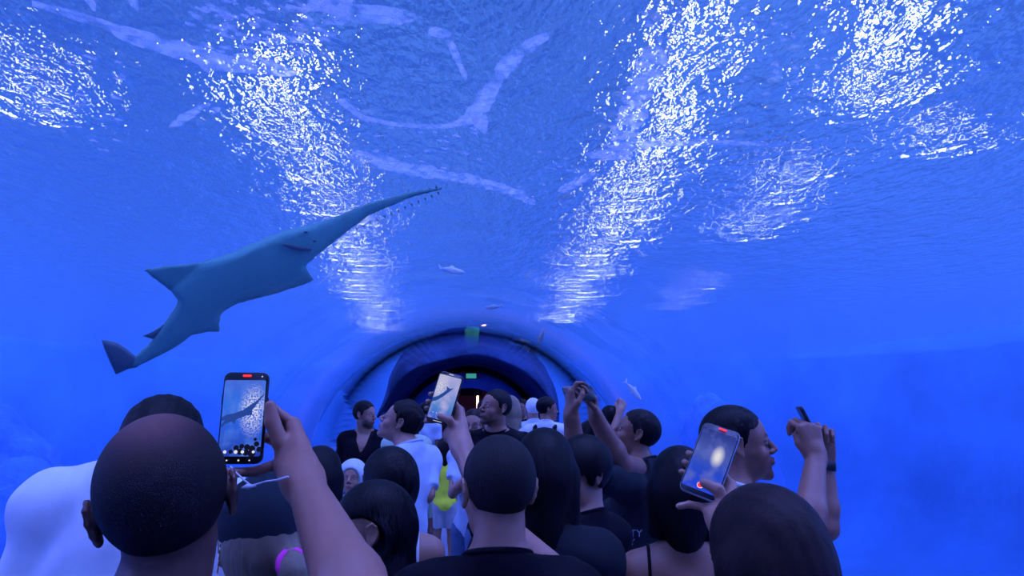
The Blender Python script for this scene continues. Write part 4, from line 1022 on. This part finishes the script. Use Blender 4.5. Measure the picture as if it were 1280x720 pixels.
part('mouth', slab_on([(351, 303.5), (360, 304), (372, 307), (387, 309), (387, 311.5), (374, 311.5), (362, 309)], .115, .03), mouthM, saw)
for p_ in ((381, 289), (392, 300)): part('nostril', slab_on([(p_[0] + 2.4 * math.cos(a), p_[1] + 1.1 * math.sin(a)) for a in np.linspace(0, 2 * pi, 10, endpoint=False)], .080, .02), mouthM, saw)
# tail: an upright blade, coloured darker than the belly
def blade(poly, th, off=0.0):
    a = [MS @ V(*(lambda p: (p[0], off, p[1]))(loc2(*p))) for p in poly]; c_ = sum(a) / len(a); n = len(a)
    f_ = [p + MS @ V(0, th * .25, 0) for p in a]; g_ = [c_ + (p - c_) * .7 + MS @ V(0, th, 0) for p in a]
    b_ = [p - MS @ V(0, th * .25, 0) for p in a]; h_ = [c_ + (p - c_) * .7 - MS @ V(0, th, 0) for p in a]
    vs = g_ + f_ + b_ + h_; fs = [tuple(range(n)), tuple(range(4 * n - 1, 3 * n - 1, -1))]
    for k in range(3): fs += [(k * n + i, k * n + (i + 1) % n, (k + 1) * n + (i + 1) % n, (k + 1) * n + i) for i in range(n)]
    return vs, fs
part('tail_fin', blade([(127, 425), (136, 426), (147, 429), (158, 436), (166, 443), (174, 449), (172, 459), (160, 461), (152, 465), (145, 468), (141, 460), (136, 449), (131, 437)], .022), finM, saw)
part('dorsal_fin', blade([(178, 420), (190, 415), (200, 409), (207, 404), (203, 414), (193, 424), (188, 423)], .012), finM, saw)
for k in range(26):                            # the teeth of the saw
    t = .10 + .80 * k // 2 * 2 / 26 if False else .06 + .88 * (k // 2) / 13; s_ = 1 if k % 2 else -1
    a = axl[0] + (axl[2] - axl[0]) * t; dr = unit(axl[2] - axl[0]); pr = np.array([-dr[1], dr[0]]) * s_
    w_ = .02 + .055 * t
    p0 = a + pr * w_ * .9; tip = p0 + pr * .04
    vs = [MS @ V(*x) for x in ((p0[0] - dr[0] * .01, 0, p0[1] - dr[1] * .01), (p0[0] + dr[0] * .01, 0, p0[1] + dr[1] * .01), (p0[0], .007, p0[1]), (p0[0], -.007, p0[1]), (tip[0], 0, tip[1]))]
    part('tooth', (vs, [(0, 2, 4), (2, 1, 4), (1, 3, 4), (3, 0, 4), (0, 3, 1, 2)]), finM, saw)

fishM = mat('fish_silver', (.25, .33, .36), .5); palefishM = mat('fish_pale', (.62, .68, .72), .5)
def fish(label, u, v, y, ln, yaw, pitch, m, group=None):
    c = P(u, v, y); R = eul(yaw, 0, pitch)
    pr = [E((0, 0, 0), (.30 * ln, .055 * ln, .11 * ln), .02), E((.22 * ln, 0, 0), (.20 * ln, .05 * ln, .075 * ln), .02), K((-.2 * ln, 0, 0), (-.40 * ln, 0, 0), .05 * ln, .018 * ln, .02)]
    v_, q_ = solid(pr, ln * .022)
    o = link('fish', np_mesh(v_ @ R.T, q_), [m], loc=tuple(c)); tag(o, label, 'fish', group)
    def fin(name, pts):
        n = len(pts); vs = [R @ (V(x, .006 * ln, z) * V(ln, 1, ln)) for x, z in pts] + [R @ (V(x, -.006 * ln, z) * V(ln, 1, ln)) for x, z in pts]
        part(name, (vs, [tuple(range(n)), tuple(range(2 * n - 1, n - 1, -1))] + [(i, (i + 1) % n, n + (i + 1) % n, n + i) for i in range(n)]), m, o)
    fin('tail_fin', [(-.36, .0), (-.52, .13), (-.47, .0), (-.52, -.13)])
    fin('dorsal_fin', [(.08, .09), (-.02, .17), (-.10, .15), (-.14, .07)])
    fin('pelvic_fin', [(.05, -.08), (-.04, -.15), (-.10, -.06)])
fish('small pale fish high above the middle of the tunnel', 566, 338, 9.0, .42, 10, 8, palefishM)
fish('small dark fish swimming steeply upward by the bright ripples on the right', 676, 422, 9.5, .34, -15, -70, fishM)
fish('small dark fish left of the steep fish, swimming level', 651, 427, 10.5, .40, 8, 6, fishM)
fish('small grey fish below the two dark fish', 662, 437, 10.0, .34, -8, 22, fishM)
fish('slim pale fish low on the right side above the filming man', 792, 489, 8.0, .34, 0, 50, palefishM)
fish('tiny dark fish in front of the dark middle of the tunnel roof', 616, 384, 11.0, .34, 170, 4, fishM)

# ------------------------------------------------------------------ foam drifting on the water
foamM = bpy.data.materials.new('foam'); foamM.use_nodes = True; nt = foamM.node_tree; nt.nodes.clear(); N = nt.nodes.new; L = nt.links.new
out = N('ShaderNodeOutputMaterial'); mx = N('ShaderNodeMixShader'); tr = N('ShaderNodeBsdfTransparent'); tl = N('ShaderNodeBsdfTranslucent'); df = N('ShaderNodeBsdfDiffuse'); ad = N('ShaderNodeMixShader')
tl.inputs['Color'].default_value = (.8, .8, .85, 1); df.inputs['Color'].default_value = (.8, .8, .85, 1); L(tl.outputs[0], ad.inputs[1]); L(df.outputs[0], ad.inputs[2]); ad.inputs[0].default_value = .3
tc = N('ShaderNodeTexCoord'); n = N('ShaderNodeTexNoise'); n.inputs['Scale'].default_value = 9; n.inputs['Detail'].default_value = 4; L(tc.outputs['Object'], n.inputs['Vector'])
mr = N('ShaderNodeMapRange'); mr.inputs['From Min'].default_value = .35; mr.inputs['From Max'].default_value = .6; mr.inputs['To Min'].default_value = .03; mr.inputs['To Max'].default_value = .42
L(n.outputs['Fac'], mr.inputs['Value']); L(mr.outputs[0], mx.inputs[0]); L(tr.outputs[0], mx.inputs[1]); L(ad.outputs[0], mx.inputs[2]); L(mx.outputs[0], out.inputs['Surface'])
FZ = WZ - .03
def surf(u, v): d = ray(u, v); return CAM + d * ((FZ - CAM[2]) / d[2])
def streak(pts, name='sea_foam'):             # (u, v, width in metres)
    c = [surf(a, b)[:2] for a, b, _ in pts]; w_ = [p[2] for p in pts]
    P_ = []; W_ = []
    for i in range(len(c) - 1):
        k = max(3, int(np.linalg.norm(c[i + 1] - c[i]) / .06))
        for j in range(k): P_.append(c[i] + (c[i + 1] - c[i]) * j / k); W_.append(w_[i] + (w_[i + 1] - w_[i]) * j / k)
    P_.append(c[-1]); W_.append(w_[-1] * .3); P_ = np.array(P_); n_ = len(P_)
    for _ in range(4): P_[1:-1] = (P_[:-2] + P_[1:-1] * 2 + P_[2:]) / 4
    vs, fs = [], []
    for z in (FZ, FZ + .012):
        for i in range(n_):
            t = P_[min(i + 1, n_ - 1)] - P_[max(i - 1, 0)]; t = t / (np.linalg.norm(t) + 1e-9); pr = np.array([-t[1], t[0]])
            for s_ in (-1, 1):
                nn = .55 + .9 * (noise.noise(Vector((P_[i][0] * 4.5, P_[i][1] * 4.5, s_ * 3.1))) * .5 + .5) + .5 * noise.noise(Vector((P_[i][0] * 14, P_[i][1] * 14, s_ * 7.0)))
                q_ = P_[i] + pr * s_ * W_[i] * .5 * max(nn, .15); vs.append((q_[0], q_[1], z))
    for i in range(n_ - 1):
        a = 2 * i; b = 2 * n_ + 2 * i
        fs += [(a, a + 1, a + 3, a + 2), (b, b + 2, b + 3, b + 1), (a, a + 2, b + 2, b), (a + 1, b + 1, b + 3, a + 3)]
    return vs, fs
ST = [[(40, 5, .05), (95, 20, .10), (140, 36, .14), (180, 52, .22), (225, 66, .28), (262, 76, .26), (300, 82, .30), (340, 88, .26), (372, 92, .12)], [(258, 78, .16), (262, 92, .06)],
      [(425, 125, .08), (455, 150, .09), (500, 157, .07), (555, 160, .08), (588, 152, .14), (600, 132, .18), (612, 116, .14), (622, 100, .10), (636, 78, .16), (656, 60, .14), (688, 42, .06)],
      [(598, 145, .16), (606, 168, .05)], [(562, 52, .05), (572, 75, .05), (583, 100, .04)], [(536, 40, .10), (564, 45, .10)],
      [(440, 192, .22), (480, 205, .34), (530, 216, .36), (580, 223, .26), (640, 240, .22), (668, 256, .10)],
      [(735, 196, .16), (780, 186, .20), (830, 180, .16), (890, 178, .12), (960, 181, .06)],
      [(385, 2, .12), (420, 10, .22), (450, 18, .20), (500, 22, .16), (528, 24, .08)], [(424, -8, .2), (424, 32, .08)],
      [(214, 160, .05), (236, 144, .10), (262, 130, .05)], [(262, 140, .10), (275, 136, .05)], [(160, -10, .06), (172, 14, .06)], [(105, -8, .05), (118, 14, .05)],
      [(700, 240, .12), (725, 226, .16), (745, 215, .06)], [(770, 200, .3), (800, 120, .25), (820, 60, .2)]]
vs, fs = [], []
for st in ST:
    a, b = streak(st); fs += [tuple(i + len(vs) for i in f) for f in b]; vs += a
def blobs(u0, u1, v0, v1, n_, r0, r1):
    for _ in range(n_):
        c_ = surf(rng.uniform(u0, u1), rng.uniform(v0, v1)); r_ = rng.uniform(r0, r1); k = 9; ph = rng.uniform(0, 9); b = len(vs); el = rng.uniform(.35, .8); an = rng.uniform(.2, .9)
        for z in (FZ - .002, FZ + .008):
            for j in range(k):
                a = 2 * pi * j / k; rr = r_ * (1 + .4 * math.sin(3 * a + ph)); x, y = rr * math.cos(a), rr * el * math.sin(a)
                vs.append((c_[0] + x * math.cos(an) - y * math.sin(an), c_[1] + x * math.sin(an) + y * math.cos(an), z))
        fs.append(tuple(b + j for j in range(k))); fs.append(tuple(b + 2 * k - 1 - j for j in range(k)))
        for j in range(k): fs.append((b + j, b + (j + 1) % k, b + k + (j + 1) % k, b + k + j))
blobs(230, 420, 0, 75, 110, .012, .05); blobs(450, 600, 160, 215, 45, .012, .04); blobs(800, 1060, 5, 120, 70, .012, .035); blobs(640, 760, 180, 240, 30, .012, .04); blobs(10, 160, 60, 200, 30, .015, .05)
fo = link('sea_foam', mesh_of(vs, fs), [foamM]); tag(fo, 'pale lavender foam drifting in streaks on the water surface above the tunnel', 'foam', kind='stuff')

# ------------------------------------------------------------------ rocks standing in the tank
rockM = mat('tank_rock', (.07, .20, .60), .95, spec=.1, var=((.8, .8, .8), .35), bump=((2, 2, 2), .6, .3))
def rock(label, x, y, z0, sx, sy, sz, seed):
    bm = bmesh.new(); bmesh.ops.create_icosphere(bm, subdivisions=5, radius=1)
    for v_ in bm.verts:
        p = v_.co.copy(); d_ = 1 + .22 * noise.noise(p * 1.1 + Vector((seed, 0, 0))) + .10 * noise.noise(p * 2.6 + Vector((0, seed, 0))) + .04 * noise.noise(p * 7 + Vector((0, 0, seed)))
        v_.co = Vector((p.x * d_ * sx, p.y * d_ * sy, p.z * d_ * sz))
    o = link('rock', bm_mesh(bm, smooth=True), [rockM], loc=(x, y, z0)); tag(o, label, 'rock')
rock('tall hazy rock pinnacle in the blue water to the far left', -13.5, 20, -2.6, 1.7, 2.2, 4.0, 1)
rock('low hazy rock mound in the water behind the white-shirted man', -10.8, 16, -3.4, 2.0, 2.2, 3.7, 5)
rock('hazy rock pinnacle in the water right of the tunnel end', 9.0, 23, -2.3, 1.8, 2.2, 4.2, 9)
vs, fs = [], []; na, ny = 72, 40                      # added rock, coloured dark to darken the view above the tunnel's far end
for j in range(ny + 1):
    y = 15.4 + (TEND + .55 - 15.4) * j / ny; bell = math.sin(min(1, (j / ny) * 1.7) * pi / 2) ** .6 if j else 0.0
    for i in range(na + 1):
        y_ = 15.4 + (TEND + .55 - 15.4) * j / ny; lo_ = .42 + .45 * noise.noise(Vector((0, 3, y_ * .9))); hi_ = pi - .42 + .45 * noise.noise(Vector((5, 0, y_ * .9))); a = lo_ + (hi_ - lo_) * i / na; y = y_ + 1.3 * (1 - j / ny) * noise.noise(Vector((a * 2.5, 7, 0))); c_, s_ = math.cos(a), math.sin(a)
        t = .04 + .80 * bell * max(0, math.sin(pi * i / na)) ** .8 * (1 + .45 * noise.noise(Vector((c_ * 2.2, s_ * 2.2, y * .8))) + .2 * noise.noise(Vector((c_ * 6, s_ * 6, y * 2.4))))
        for rr in (TR + .12, TR + .12 + t): vs.append((rr * c_, y, min(TZ + rr * s_, WZ - .12)))
w_ = 2 * (na + 1)
for j in range(ny):
    for i in range(na):
        a = j * w_ + 2 * i; fs += [(a, a + 2, a + w_ + 2, a + w_), (a + 1, a + w_ + 1, a + w_ + 3, a + 3)]
    for i in (0, na): a = j * w_ + 2 * i; fs.append((a, a + 1, a + w_ + 1, a + w_))
for j in (0, ny):
    for i in range(na): a = j * w_ + 2 * i; fs.append((a, a + 1, a + 3, a + 2))
shaderockM = mat('shade_rock', (.014, .035, .11), .95, spec=.1, var=((.9, .9, .9), .5), bump=((2, 2, 2), .6, .3))
bm = bmesh.new(); bm.from_mesh(mesh_of(vs, fs))
o = link('rock', bm_mesh(bm, smooth=True), [shaderockM]); tag(o, 'added dark rock over the glass, darkening the far end of the tunnel', 'rock')
vs = SC.view_settings; vs.view_transform = 'Standard'; vs.look = 'None'; vs.gamma = 1; vs.use_curve_mapping = False
vs.exposure = -0.45
c = SC.cycles
c.sample_clamp_indirect = 3.0; c.max_bounces = 8; c.diffuse_bounces = 3; c.transparent_max_bounces = 16; c.transmission_bounces = 6; c.glossy_bounces = 3
c.use_denoising = True
c.volume_bounces = 3
